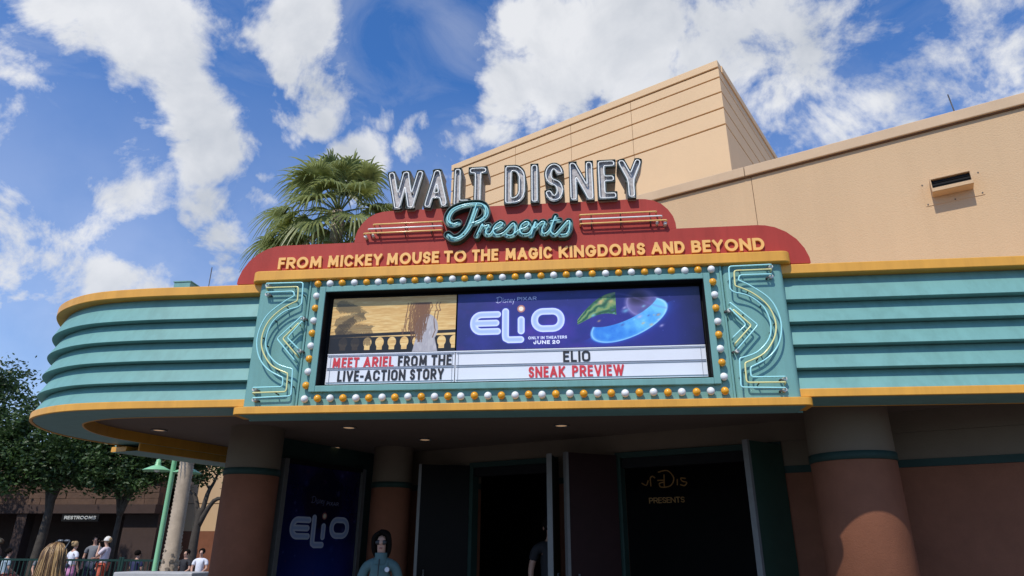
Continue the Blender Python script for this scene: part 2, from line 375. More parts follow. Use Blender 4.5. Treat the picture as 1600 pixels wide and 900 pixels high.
def word(text,x0,x1,z,h,t,y,depth,m,parent,q=.5,op=40,gap=None,name='letter',rowh=None):
    gap=h*.09 if gap is None else gap
    lay,W_=layout(text,h,t,q,gap); k=(x1-x0)/W_
    ni=sum(1 for a in lay if a[0]=='I')
    fixed=ni*t+gap*0; k=(x1-x0-fixed)/(W_-fixed)
    x=x0; prev=None; obs=[]
    for i,(c,xx,w) in enumerate(lay):
        ww=t if c=='I' else w*k
        key=(c,round(ww,3),h,t,q,depth,m.name)
        if key not in _sc: _sc[key]=solid(gloops(c,ww,h,t,q,op),depth)
        obs.append(link(name,_sc[key],m,parent,(x,y,z)))
        x+=ww+gap*k
    return obs

# ------------------------------------------------------------------ ground and setting
g=MB().box((-900,-900,-.3),(900,2500,0)).build('ground',M['ground']); tag(g,kind='structure')
g['label']='plaza paving around the theatre'

# theatre wall frame: rotated 25 degrees from the marquee front
A25=R(25); U=(-math.cos(A25),math.sin(A25)); NB=(math.sin(A25),math.cos(A25)); W0=(3.3,1.6)
def wp(s,d,z): return (W0[0]+U[0]*s+NB[0]*d,W0[1]+U[1]*s+NB[1]*d,z)
sx=lambda x:(3.3-x)/math.cos(A25)
theater=empty('theater_building','tan stucco theatre building with maroon base and open dark doorways under the marquee','building',(3.3,1.6,0))
theater_loc=Vector((3.3,1.6,0))
def tp(mb,name,m,parent=None,bw=0):   # part of the theatre in world coordinates
    o=mb.build(name,m,theater); o.location=-theater_loc
    if bw: bevel(o,bw)
    return o
def wallbox(s0,s1,d0,d1,z0,z1): return MB().obox(W0,U,NB,s0,s1,d0,d1,z0,z1)
HD=2.72; sB0,sB1=sx(2.28),sx(.38); sA0,sA1=sx(-.40),sx(-1.74)
# maroon base, green band, beige top under the canopy (with the two door openings)
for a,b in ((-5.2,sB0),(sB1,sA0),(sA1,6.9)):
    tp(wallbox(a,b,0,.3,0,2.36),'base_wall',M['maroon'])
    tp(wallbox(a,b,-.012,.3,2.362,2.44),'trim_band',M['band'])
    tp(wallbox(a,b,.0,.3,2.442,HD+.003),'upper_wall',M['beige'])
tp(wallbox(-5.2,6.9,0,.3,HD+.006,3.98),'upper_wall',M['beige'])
# wall above the canopy, in stucco panels split by a control joint
for a,b in ((-8.5,-4.6),(-4.592,sx(2.365)-.004),(sx(2.365)+.004,6.9)):
    tp(wallbox(a,b,.0,.3,3.984,6.27),'stucco_panel',M['tan'])
tp(wallbox(-8.5,6.9,.012,.29,3.99,6.26),'backing_wall',M['groove'])
cop=[-8.5,-5.3,-2.1,1.1,4.0,6.9]
for a,b in zip(cop[:-1],cop[1:]): tp(wallbox(a+.003,b-.003,-.055,.42,6.285,6.43),'coping_stone',M['coping'],bw=.01)
tp(wallbox(-8.5,6.9,-.03,.3,6.272,6.2835),'drip_edge',M['groove'])
tp(wallbox(-8.5,6.9,.3,9,6.1,6.2),'roof',M['coping'])
# lobby seen through the doors
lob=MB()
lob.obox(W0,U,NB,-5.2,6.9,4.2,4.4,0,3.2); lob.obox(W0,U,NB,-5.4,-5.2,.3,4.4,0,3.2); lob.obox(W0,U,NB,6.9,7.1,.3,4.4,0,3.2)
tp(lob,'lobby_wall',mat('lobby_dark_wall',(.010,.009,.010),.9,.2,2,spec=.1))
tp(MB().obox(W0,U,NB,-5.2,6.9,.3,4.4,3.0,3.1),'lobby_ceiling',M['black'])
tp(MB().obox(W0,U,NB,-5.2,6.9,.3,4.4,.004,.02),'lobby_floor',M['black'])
# door frames
for a,b in ((sB0,sB1),(sA0,sA1)):
    f=MB().obox(W0,U,NB,a+.002,a+.07,-.03,.12,0,HD-.075).obox(W0,U,NB,b-.07,b-.002,-.03,.12,0,HD-.075).obox(W0,U,NB,a+.002,b-.002,-.032,.12,HD-.073,HD-.002)
    tp(f,'door_frame',M['band'])
    tp(MB().obox(W0,U,NB,a+.09,b-.09,-.012,.11,HD-.20,HD-.076),'door_closer_rail',M['black'])
def door(h0,h1,m,label,hz=HD-.04):
    dx,dy=h1[0]-h0[0],h1[1]-h0[1]; l=math.hypot(dx,dy); u=(dx/l,dy/l); n=(-u[1],u[0])
    mb=MB().obox(h0,u,n,.01,l-.03,-.022,.022,.01,hz); o=tp(mb,'door',m); o['label']=label
    c=MB().obox(h0,u,n,l-.029,l+.012,-.034,.034,.01,hz+.004).build('edge_strip',M['alu'],o)
    c=MB().obox(h0,u,n,.06,l-.08,-.026,.026,.16,.30).build('kick_plate',M['alu'],o)
    c=MB().tube([(h0[0]+u[0]*(l-.12)+n[0]*.07,h0[1]+u[1]*(l-.12)+n[1]*.07,z) for z in (.9,1.25)],.012).build('handle',M['alu'],o)
    c=MB().obox(h0,u,n,.12,.42,-.05,-.024,hz-.14,hz-.08).obox(h0,u,n,.42,.47,-.045,-.03,hz-.12,hz-.10).build('door_closer',M['case'],o)
    return o
door((-1.74,3.93),(-2.46,3.74-.02),M['dkglass'],'dark glazed door swung fully open, leftmost')
door((-.415,3.29),(-.487,2.66),M['greenleaf'],'green door standing open edge-on beside the middle post')
door((.38,2.90),(-.275,2.52),M['darkred'],'dark maroon door swung open')
door((2.26,2.06),(1.77,1.62),M['greenleaf'],'dark green door swung open, rightmost')

# tower volume behind
A29=R(29); TU=(-math.cos(A29),math.sin(A29)); TN=(math.sin(A29),math.cos(A29)); T0=(2.888,4.99)
tower=empty('stage_house_building','tall pale tan building block with horizontal grooves rising behind the sign','building',(T0[0],T0[1],0))
def tw(mb,name,m,bw=0):
    o=mb.build(name,m,tower); o.location=(-T0[0],-T0[1],0)
    if bw: bevel(o,bw)
    return o
LT=6.94; DT=12
tw(MB().obox(T0,TU,TN,.05,LT-.05,.05,DT,6.0,10.5),'core_wall',M['groove'])
gz=[5.95,9.17,9.55,9.92,10.275,10.505,10.68]
jt=[0,1.93,3.42,4.95,LT]
for i in range(len(gz)-1):
    z0=gz[i]+(.016 if i else 0); z1=gz[i+1]-.016 if i<len(gz)-2 else gz[i+1]
    top=i==len(gz)-2
    js=[0,LT] if top else jt
    for a,b in zip(js[:-1],js[1:]):
        tw(MB().obox(T0,TU,TN,a+(.0035 if a else 0),b-(.0035 if b<LT else 0),-.02 if top else 0,.06 if not top else .2,z0,z1),'coping_band' if top else 'wall_panel',M['tan2'],.006)
    tw(MB().obox(T0,TU,TN,-.02 if top else .0,.06,.061 if not top else .201,DT,z0,z1),'coping_band' if top else 'side_panel',M['tan2'],.006)
tw(MB().obox(T0,TU,TN,.2,LT-.2,.2,DT,10.4,10.52),'roof',M['coping'])

# ------------------------------------------------------------------ marquee canopy
can=empty('marquee_canopy','streamlined teal canopy with clapboard bands, orange trims and rounded left end over the theatre entrance','canopy',(-.7,0,2.74))
CL=Vector((-.7,0,2.74))
def cp(mb,name,m,bw=0,parent=None):
    o=mb.build(name,m,parent or can); 
    if not parent: o.location=-CL
    if bw: bevel(o,bw)
    return o
lp=cat_rom([(-3.30,.0),(-4.0,.0),(-4.65,.0),(-5.25,.06),(-5.70,.235),(-6.06,.50),(-6.33,.90),(-6.50,1.37),(-6.53,1.86),(-6.43,2.38),(-6.25,2.95),(-5.85,4.13),(-5.45,5.3)],7)
rp=[(1.90,.0),(3.0,0),(4.5,0),(6.60,.0)]
def offs(path,d):      # inward offset (to the right of travel for the left wing)
    out=[]
    n=len(path)
    for i,p in enumerate(path):
        a=path[max(i-1,0)]; b=path[min(i+1,n-1)]; t=Vector((b[0]-a[0],b[1]-a[1])).normalized(); out.append((p[0]+t.y*d,p[1]-t.x*d))
    return out
def sweep(path,prof,sgn=1):
    mb=MB(); k=len(prof); vs=[]
    for d,z in prof: pass
    offl=[offs(path,d*sgn) for d,_ in prof]
    for i in range(len(path)):
        for j in range(k): vs.append((*offl[j][i],prof[j][1]))
    fs=[]
    for i in range(len(path)-1):
        for j in range(k):
            j2=(j+1)%k; q=(i*k+j,i*k+j2,(i+1)*k+j2,(i+1)*k+j); fs.append(q if sgn<0 else q)
    fs.append(tuple(range(k))); fs.append(tuple((len(path)-1)*k+j for j in range(k))[::-1])
    mb.add(vs,fs); me=mb.me(); bm=bmesh.new(); bm.from_mesh(me); bmesh.ops.recalc_face_normals(bm,faces=bm.faces); bm.to_mesh(me); bm.free()
    return me
def csw(name,m,path,prof,sgn,bw=0,smooth=True,parent=None):
    me=sweep(path,prof,sgn); o=link(name,me,m,parent or can); 
    if not parent: o.location=-CL
    if smooth:
        me.polygons.foreach_set('use_smooth',[True]*len(me.polygons)); me.set_sharp_from_angle(angle=R(30))
    if bw: bevel(o,bw)
    return o
lips=[2.895,3.09,3.312,3.536,3.76,4.03]
for path,sg in ((lp,1),(rp,-1)):
    path=path if sg==1 else path
    for i in range(5):
        z0,z1=lips[i],lips[i+1]
        csw('fascia_band',M['teal'],path,[(.012,z0+.003),(.118,z1-.0),(.17,z1),(.17,z0+.003)],sg,.004)
    csw('top_trim',M['orange'],path,[(0,4.022),(0,4.122),(.22,4.122),(.22,4.022)],sg,.008)
    csw('bottom_trim',M['orange'],path,[(0,2.822),(0,2.898),(.03,2.898),(.03,2.822)],sg,.006)
    csw('soffit_ring',M['teal_dark'] if 0 else M['teal'],path,[(.034,2.832),(.034,2.85),(.50,2.85),(.50,2.832)],sg)
    csw('soffit_edge',M['orange'],path,[(.502,2.828),(.502,3.0),(.52,3.0),(.52,2.828)],sg)
# ceiling + roof
cpoly=offs(lp,.49)+[(-5.0,5.3),(7.0,.48),(6.6,.48),(1.95,.30),(-3.3,.30)]
cpoly=[p for p in offs(lp,.515)][::-1]
ceil_poly=[(6.6,.45),(1.9,.45),(1.9,.26),(-3.3,.26),(-3.3,.5)]+offs(lp,.515)[6:]+[(-4.6,5.5),(-3.0,4.75),(6.6,.3)]
me=mesh([(x,y,2.955) for x,y in ceil_poly],[tuple(range(len(ceil_poly)))]); o=link('ceiling',me,M['ceil'],can); o.location=-CL
roof_poly=[(6.6,.15),(1.9,.15),(-3.3,.15)]+offs(lp,.15)[6:]+[(-4.6,5.5),(-3.0,4.75),(6.6,.2)]
me=mesh([(x,y,4.05) for x,y in roof_poly],[tuple(range(len(roof_poly)))]); o=link('roof',me,M['coping'],can); o.location=-CL
# projecting display section: end pylons, trims, underside
def rrect(x0,x1,y0,y1,r,n=6):
    pts=[]
    pts+=[(x0,y1)]; pts+=[(x0+r-r*math.cos(R(a)),y0+r-r*math.sin(R(a))) for a in np.linspace(0,90,n)]
    pts+=[(x1-r+r*math.sin(R(a)),y0+r-r*math.cos(R(a))) for a in np.linspace(0,90,n)]; pts+=[(x1,y1)]
    return pts
def prismR(name,m,x0,x1,y0,y1,r,z0,z1,bw=0,parent=None):
    p=rrect(x0,x1,y0,y1,r); mb=MB().prism(p,z0,z1); me=mb.me(); bm=bmesh.new(); bm.from_mesh(me); bmesh.ops.recalc_face_normals(bm,faces=bm.faces); bm.to_mesh(me); bm.free()
    me.polygons.foreach_set('use_smooth',[True]*len(me.polygons)); me.set_sharp_from_angle(angle=R(30))
    o=link(name,me,m,parent or can)
    if not parent: o.location=-CL
    if bw: bevel(o,bw)
    return o
prismR('top_trim',M['orange'],-3.425,2.03,-.09,.30,.09,4.118,4.232,.01)
prismR('bottom_trim',M['orange'],-3.425,2.03,-.09,.20,.09,2.733,2.806,.006)
cp(MB().box((-3.35,-.05,2.7295),(1.96,.26,2.7325)).box((-3.40,.262,2.73),(2.02,.285,2.95)),'soffit_strip',M['teal'])
prismR('end_pylon',M['teal'],-3.345,-2.796,-.03,.28,.05,2.807,4.117,.004)
prismR('end_pylon',M['teal'],1.366,1.945,-.03,.28,.05,2.807,4.117,.004)
cp(MB().box((-2.795,-.044,2.808),(-2.775,.0,4.116)),'seam_moulding',M['teal'],.004); cp(MB().box((1.345,-.044,2.808),(1.365,.0,4.116)),'seam_moulding',M['teal'],.004)
# lower trimmed box on the left flank (mirrors the front one)
side=lp[64:]
if len(side)>3:
    csw('bottom_trim',M['orange'],side,[(-.09,2.735),(-.09,2.805),(.2,2.805),(.2,2.735)],1,.005)
    csw('soffit_strip',M['teal'],side,[(-.05,2.731),(-.05,2.7345),(.42,2.7345),(.42,2.731)],1)
    csw('soffit_edge',M['orange'],side,[(.425,2.733),(.425,2.95),(.45,2.95),(.45,2.733)],1)
    csw('flank_panel',M['teal'],side,[(-.03,2.81),(-.03,4.117),(.0,4.117),(.0,2.81)],1)
    csw('top_trim',M['orange'],side,[(-.09,4.125),(-.09,4.23),(.2,4.23),(.2,4.125)],1,.006)

# ------------------------------------------------------------------ display board with bulbs, posters and changeable letters
disp=empty('display_board','wide marquee display with teal bulb border, two posters and changeable red and black letters','sign',(-.715,-.03,2.85))
DL=Vector((-.715,-.03,2.85))
def dp_(o): o.location=Vector(o.location)-DL; return o
def dbox(name,m,a,b,bw=0,parent=None):
    o=MB().box(a,b).build(name,m,parent or disp)
    if not parent: o.location=-DL
    if bw: bevel(o,bw)
    return o
fx0,fx1,fz0,fz1=-2.60,1.18,3.0,3.975     # display opening
bp=MB().box((-2.774,-.03,2.808),(fx0-.015,.0,4.116)).box((fx1+.015,-.03,2.808),(1.344,.0,4.116)).box((fx0-.0145,-.0305,fz1+.02),(fx1+.0145,.0,4.1165)).box((fx0-.0145,-.0305,2.8075),(fx1+.0145,.0,fz0-.02))
o=bp.build('border_panel',M['teal'],disp); o.location=-DL
fr=[((-2.665,-.078,2.94),(fx0,.06,4.035)),((fx1,-.078,2.94),(1.243,.06,4.035)),((fx0,-.079,fz1),(fx1,.06,4.0355)),((fx0,-.079,2.9395),(fx1,.06,fz0))]
for a,b in fr: dbox('frame_bar',M['teal'],a,b,.006)
dbox('recess_back',M['black'],(fx0-.01,.062,fz0-.03),(fx1+.01,.08,fz1+.03))
dbox('recess_shadow_edge',M['black'],(fx0+.0005,-.07,fz0),(fx0+.006,.06,fz1)); dbox('recess_shadow_edge',M['black'],(fx1-.006,-.07,fz0),(fx1-.0005,.06,fz1)); dbox('recess_shadow_edge',M['black'],(fx0+.007,-.07,fz1-.006),(fx1-.007,.06,fz1-.0005))  # black back and strips put in for the shadow inside the display opening
PXL,PXM,PXR=-2.545,-1.247,1.150
# changeable letter panels
zc0,zc1=3.035,3.330
dbox('letter_panel',M['white'],(PXL,.028,zc0),(PXM-.004,.04,zc1)); dbox('letter_panel',M['white'],(PXM+.004,.028,zc0),(PXR,.04,zc1))
for z in (3.052,3.182,3.198,3.318):
    for a,b in ((PXL,PXM-.006),(PXM+.006,PXR)):
        dbox('letter_rail',M['rail'],(a+.005,.021,z-.0022),(b-.005,.0275,z+.0022))
for x in (PXL+.035,PXM-.03,PXM+.03,PXR-.045): dbox('panel_divider',M['rail'],(x-.0015,.022,zc0+.005),(x+.0015,.0276,zc1-.005))
dbox('letter_panel',M['white'],(PXL,.022,zc1+.001),(PXR,.04,zc1+.012))
NARROW=dict(q=.24,op=0)
def dw(text,x0,x1,z,h,m):
    for o in word(text,x0,x1,z,h,(.0195),.0215,.005,m,disp,gap=h*.15,**NARROW): o.location=Vector(o.location)-DL
h=.108
dw('MEET',-2.488,-2.215,3.194,h,M['redl']); dw('ARIEL',-2.169,-1.862,3.196,h,M['redl']); dw('FROM',-1.82,-1.525,3.197,h,M['ink']); dw('THE',-1.485,-1.283,3.199,h,M['ink'])
dw('LIVE-ACTION',-2.424,-1.735,3.060,h,M['ink']); dw('STORY',-1.690,-1.354,3.062,h,M['ink'])
dw('ELIO',-.193,.066,3.204,h,M['ink']); dw('SNEAK',-.526,-.176,3.058,h,M['redl']); dw('PREVIEW',-.111,.380,3.060,h,M['redl'])
# bulbs
bm_b=MB().sphere((0,-.036,0),.0365,14,10); bmesh_b=bm_b.me(); bmesh_b2=bm_b.me()
sock=MB(); sock.tube([(0,0,0),(0,-.018,0)],.021,10); sock=sock.me()
bmesh_b.materials.append(M['bulbo']); bmesh_b2.materials.append(M['bulbw']); sock.materials.append(M['porc'])
def bulb(x,z,w):
    o=link('bulb',bmesh_b2 if w else bmesh_b,None,disp,(x-DL.x,-.031-DL.y,z-DL.z)); o.rotation_euler=(random.uniform(-.08,.08),0,random.uniform(-.08,.08))
    s=link('socket',sock,None,o)
bx0,bx1,bz0,bz1=-2.692,1.268,2.874,4.068
for i in range(32):
    x=bx0+(bx1-bx0)*i/31; bulb(x,bz1,i%2==1); 
    bulb(x,bz0,i%2==0)
for i in range(1,9):
    z=bz1+(bz0-bz1)*i/9; bulb(bx0,z,i%2==1); bulb(bx1,z,i%2==0)

# ---- printed posters: drawn into images at run time
def img_mat(name,A,rough=.35):
    h_,w_=A.shape[:2]; im=bpy.data.images.new(name,w_,h_,float_buffer=False); im.colorspace_settings.name='sRGB'
    B=np.ones((h_,w_,4),np.float32); B[...,:3]=np.clip(A[::-1],0,1); im.pixels.foreach_set(B.ravel()); im.update(); im.pack()
    m=bpy.data.materials.new(name); m.use_nodes=True; b=m.node_tree.nodes['Principled BSDF']; b.inputs['Roughness'].default_value=rough
    t=m.node_tree.nodes.new('ShaderNodeTexImage'); t.image=im; m.node_tree.links.new(t.outputs[0],b.inputs['Base Color']); return m
def fbm(X,Y,s,seed=0,o=5):
    rs=np.random.RandomState(seed); out=np.zeros(X.shape); a=1; tot=0
    for k in range(o):
        G=rs.rand(64,64); x=X/s%64; y=Y/s%64; xi=x.astype(int); yi=y.astype(int); fx=x-xi; fy=y-yi; fx=fx*fx*(3-2*fx); fy=fy*fy*(3-2*fy)
        v=G[yi%64,xi%64]*(1-fx)*(1-fy)+G[yi%64,(xi+1)%64]*fx*(1-fy)+G[(yi+1)%64,xi%64]*(1-fx)*fy+G[(yi+1)%64,(xi+1)%64]*fx*fy
        out+=a*v; tot+=a; a*=.55; s*=.5
    return out/tot
def lerp(A,c,m): return A*(1-m[...,None])+np.array(c)*m[...,None]
sm=lambda d,w=1.0:np.clip(.5-d/w,0,1)
def rtext(A,X,Y,text,x0,x1,yb,h,t,col,q=.5,op=35):
    lay,W_=layout(text,h,t,q,h*.14); k=(x1-x0)/W_
    for c,xx,w in lay:
        gx=x0+xx*k; sel=(X>gx-3)&(X<gx+w*k+3)&(Y<yb+3)&(Y>yb-h-3)
        if not sel.any(): continue
        ii=np.where(sel.any(0))[0]; jj=np.where(sel.any(1))[0]; sl=(slice(jj[0],jj[-1]+1),slice(ii[0],ii[-1]+1))
        d=gsdf(c,w*k if c!='I' else t,h,t,X[sl]-gx,yb-Y[sl],q,op); A[sl]=lerp(A[sl],col,sm(d,1.2))
def rr(cx0,cx1,cy0,cy1,r,n=6,sides='all'):
    P=[]
    for (cx,cy,a0) in ((cx1-r,cy0+r,-90),(cx1-r,cy1-r,0),(cx0+r,cy1-r,90),(cx0+r,cy0+r,180)): P+=el(cx,cy,r,r,a0,a0+90,n)
    return P+[P[0]]
def title(A,X,Y,ox,oy,k,glow=1.0,br=1.0):
    T=lambda P:[(ox+x*k,oy+y*k) for x,y in P]
    E_=[T([(250,125),(150,125)]+el(150,175,48,50,-90,-180,6)+el(150,184,48,50,180,90,6)+[(250,234)]),T([(105,180),(240,180)])]
    L_=[T([(299,108),(299,262),(302,280),(320,290),(392,290)])]; I_=[T([(395,163),(395,236)])]; O_=[T(rr(477,638,115,226,52))]
    D=np.minimum.reduce([strokes_sdf(p,21*k,X,Y) for p in (E_,L_,I_,O_)])
    A=lerp(A,(.25,.32,.95),np.exp(-np.maximum(D,0)/(13*k))*.75*glow); 
    A=lerp(A,(.93*br,.96*br,1.0*br),sm(D,2)); inner=np.clip(1-np.abs(D+12*k)/(8*k),0,1)*(D<0)
    A=lerp(A,(.62*br,.72*br,.93*br),np.clip(-D/(16*k),0,1)*.75*(D<0))
    d=np.hypot(X-(ox+395*k),Y-(oy+93*k)); A=lerp(A,(.75*br,.5*br,.45*br),sm(d-24*k,2)); A=lerp(A,(1*br,.95*br,.85*br),sm(d-15*k,4*k)); 
    return A
def script(A,X,Y,ox,oy,k,col,t=3.0):   # company name in a thin upright script
    P=[[(8,10),(30,3),(44,14),(40,34),(20,44),(6,38)],[(18,8),(16,44)],[(52,22),(52,42)],[(52,12),(53,14)],[(72,22),(62,24),(64,32),(72,36),(66,43),(58,41)],
       [(80,42),(80,24),(88,22),(92,42)],[(98,32),(107,30),(104,22),(97,27),(99,40),(108,40)],[(112,22),(118,40)],[(126,20),(114,56)]]
    P=[[(ox+x*k,oy+y*k) for x,y in cat_rom(p,4)] for p in P]; return lerp(A,col,sm(strokes_sdf(P,t*k/2,X,Y),1.2))
def film_poster():
    W_,H_=1500,370; X,Y=np.meshgrid(np.arange(W_)+.5,np.arange(H_)+.5); A=np.zeros((H_,W_,3)); 
    n=fbm(X,Y,260,1); n2=fbm(X,Y,120,2); n3=fbm(X,Y*1.4,170,5)
    A[:]=(.05,.045,.10); A=lerp(A,(.095,.085,.27),np.clip(np.exp(-((X-1000)**2/420**2+(Y-240)**2/190**2))+np.exp(-((X-420)**2/300**2+(Y-180)**2/160**2))*.75,0,1)*.9)
    A=lerp(A,(.42,.12,.45),np.clip(n-.45,0,1)*2.6*np.exp(-((X-500)**2/520**2))); A=lerp(A,(.35,.08,.22),np.clip(n2-.52,0,1)*2.5*(X<420)); A=lerp(A,(.22,.17,.45),np.clip(n3-.5,0,1)*1.4)
    rs=np.random.RandomState(3)
    for _ in range(90):
        x,y,r,b=rs.rand()*W_,rs.rand()*H_,rs.rand()*1.6+.6,rs.rand()*.7+.2; d=(X-x)**2+(Y-y)**2; s=np.exp(-d/(r*r)); A=lerp(A,(.7,.75,1),s*b)
    s=H_/340; A=title(A,X,Y,0,14,1.02)
    # plain shapes in place of the film art: pale round cloud, green-gold ribbon, glowing blue crescent
    d=np.hypot((X-1150),(Y-95)*1.1)-100; A=lerp(A,(.42,.38,.60),sm(d,30)*.9); d2=np.hypot((X-1120),(Y-60)*1.3)-55; A=lerp(A,(.16,.14,.25),sm(d2,50)*.8)
    A=lerp(A,(.75,.72,.95),np.exp(-np.abs(d+8)/10)*.5*(Y>60))
    th=R(-24); cx,cy=1065,205; xr=(X-cx)*math.cos(th)+(Y-cy)*math.sin(th); yr=-(X-cx)*math.sin(th)+(Y-cy)*math.cos(th)
    d1=np.hypot(xr/255,yr/105)-1; d2=np.hypot(xr/240,(yr+92)/86)-1; cres=sm(np.maximum(d1,-d2),.05)
    A=lerp(A,(.2,.45,.95),np.exp(-np.maximum(d1,0)*9)*.45*(yr>0)); A=lerp(A,(.45,.80,.98),cres); A=lerp(A,(.12,.42,.85),cres*np.clip(.5-xr/400+(fbm(X,Y,60,8)-.5)*1.2,0,1)*.8); A=lerp(A,(.75,.95,1),cres*np.exp(-np.abs(d1+.03)*30)*.8)
    u=(X-750)/240; yc=150-70*np.sin(np.clip(u,0,1)*2.2)+60*(1-np.clip(u,0,1)); hw=12+62*np.clip(u,0,1)**.7; rb=sm(np.abs(Y-yc)-hw,4)*((u>0)&(u<1)); fold=np.sin((Y-yc)/hw*6+X*.03+fbm(X,Y,40,4)*6)
    A=lerp(A,(.28,.50,.36),rb); A=lerp(A,(.66,.70,.40),rb*np.clip(fold,0,1)*.7); A=lerp(A,(.08,.25,.18),rb*np.clip(-fold,0,1)*.6)
    for i in range(26):
        x=830+rs.rand()*430; y=70+rs.rand()*190; r=3+rs.rand()*9; c=[(.55,.85,.95),(.85,.80,.95),(.30,.35,.65),(.9,.75,.5)][rs.randint(4)]; A=lerp(A,c,np.exp(-((X-x)**2/(r*r*2.5)+(Y-y+.3*(X-x))**2/(r*r)))*.65)
    sw=np.abs(Y-(60+.00045*(X-980)**2+30*np.sin(X/90)))-5; A=lerp(A,(.5,.45,.75),sm(sw,14)*(X>960)*(X<1300)*.35)
    A=lerp(A,(.02,.02,.03),np.clip((X-1330)/240,0,1)*.55)
    rtext(A,X,Y,'ONLY IN THEATERS',446,684,311,19,4.6,(.9,.92,1)); rtext(A,X,Y,'JUNE 20',478,640,343,24,6.4,(.95,.96,1))
    A=script(A,X,Y,238,22,.98,(.85,.87,.97)); rtext(A,X,Y,'PIXAR',378,500,54,24,4,(.82,.84,.95)); A=lerp(A,(.8,.8,.9),sm(np.hypot(X-362,Y-46)-2,1))
    return A
def sea_poster():
    W_,H_=1000,480; X,Y=np.meshgrid(np.arange(W_)+.5,np.arange(H_)+.5); A=np.zeros((H_,W_,3))
    t=np.clip(Y/340,0,1)[...,None]; A[:]=np.array((.80,.62,.35))*(1-t)+np.array((.93,.76,.47))*t
    w=fbm(X*.35,Y*3.2,26,11); w2=fbm(X*.2,Y*2,60,12); A=lerp(A,(.97,.88,.64),np.clip(w-.45,0,1)*1.6); A=lerp(A,(.62,.45,.24),np.clip(.5-w,0,1)*1.3*np.clip(Y/300,.2,1)); A=lerp(A,(.98,.86,.55),np.exp(-((Y-60)/30)**2)*.45*w2)
    rs=np.random.RandomState(5)
    def fronds(bx,by,n,ln,a0,a1,col):
        nonlocal A; P=[]
        for _ in range(n):
            a=R(rs.uniform(a0,a1)); l=ln*rs.uniform(.5,1); P.append([(bx+math.cos(a)*l*s+rs.rand()*3,by+math.sin(a)*l*s+40*s*s) for s in np.linspace(0.05,1,6)])
        sl=(slice(None),slice(0,520)); A[sl]=lerp(A[sl],col,sm(strokes_sdf(P,1.5,X[sl],Y[sl]),3)*.75)
    for cx,cy,a0,ln,c in ((0,40,10,270,(.40,.35,.22)),(0,90,-12,230,(.36,.31,.19)),(0,250,-30,300,(.27,.23,.14)),(0,300,-14,340,(.22,.18,.11)),(0,330,-2,330,(.17,.14,.09)),(30,340,-55,260,(.22,.18,.11))):
        mid=[(cx+math.cos(R(a0))*ln*q_,cy+math.sin(R(a0))*ln*q_+55*q_*q_) for q_ in np.linspace(0,1,9)]; P=[mid]
        for j in range(60):
            q_=.1+.9*j/60; bx=cx+math.cos(R(a0))*ln*q_; by=cy+math.sin(R(a0))*ln*q_+55*q_*q_
            for sg_ in (-1,1):
                aa=R(a0+sg_*52+25*q_); l_=ln*.26*(1-q_*.5)*rs.uniform(.8,1.1); P.append([(bx,by),(bx+math.cos(aa)*l_*.6,by+math.sin(aa)*l_*.6),(bx+math.cos(aa)*l_,by+math.sin(aa)*l_+9)])
        sl=(slice(None),slice(0,520)); A[sl]=lerp(A[sl],c,sm(strokes_sdf(P,1.2,X[sl],Y[sl]),2.5)*.8)
    dark=(.075,.055,.04)
    rail=np.abs(Y-(333-.02*X))-13; A=lerp(A,dark,sm(rail,2)); A=lerp(A,dark,sm(-(Y-(455)),3))
    P=sm(-(Y-346),2)
    gaps=np.zeros(X.shape)
    for cx in list(range(110,1000,98)):
        d=np.hypot((X-cx)/34,(Y-392)/44)-1; d=np.minimum(d,np.maximum(np.abs(X-cx)/22-1,np.abs(Y-440)/16-1)); gaps=np.maximum(gaps,sm(d,.06))
    A=lerp(A,dark,P*(1-gaps)); A=lerp(A,dark,gaps*P*(X<260)*.8)
    # plain stand-in for the figure: a pale draped pedestal urn with a brown trailing vine
    d=np.minimum(np.hypot((X-770)/92,(Y-285)/125)-1,np.maximum(np.abs(X-765)/(66+.22*np.abs(Y-330))-1,np.abs(Y-400)/85-1)); A=lerp(A,(.74,.72,.72),sm(d,.05)); fo=fbm(X*1.8,Y*.5,40,21); A=lerp(A,(.52,.50,.54),sm(d,.05)*np.clip(fo-.4,0,1)*1.8); A=lerp(A,(.93,.90,.88),sm(d,.05)*np.clip(fo-.55,0,1)*2.5)
    V=[]
    for i in range(60):
        x=725+rs.randn()*38; V.append([(x+rs.randn()*8+math.sin(s*5+i)*7-28*s,60+s*rs.uniform(180,340)) for s in np.linspace(0,1,9)])
    V2=[[(x+25,y) for x,y in p[:5]] for p in V[::2]]
    d=strokes_sdf(V+V2,3.0,X,Y); A=lerp(A,(.40,.26,.17),sm(d,5)*.9); A=lerp(A,(.55,.37,.22),sm(d+2.4,2)*.6)
    return A
def quad(name,m,parent,pts,loc):
    me=mesh(pts,[(0,1,2,3)]); uv=me.uv_layers.new(); 
    for i,c in enumerate(((0,0),(1,0),(1,1),(0,1))): uv.data[i].uv=c
    o=link(name,me,m,parent,loc); return o
pz0,pz1=3.344,3.935
for name,lab,m,a,b in (('poster','golden seaside poster with a stone balustrade',img_mat('seaside_print',sea_poster()),PXL,PXM-.006),('poster','dark blue space film poster with glowing title',img_mat('film_print',film_poster()),PXM+.006,PXR)):
    mb=MB().box((a,.026,pz0),(b,.04,pz1)); o=mb.build(name,M['black'],disp); o.location=-DL; o['label']=lab
    quad('print',m,o,[(a+.002,.0245,pz0+.002),(b-.002,.0245,pz0+.002),(b-.002,.0245,pz1-.002),(a+.002,.0245,pz1-.002)],(0,0,0))

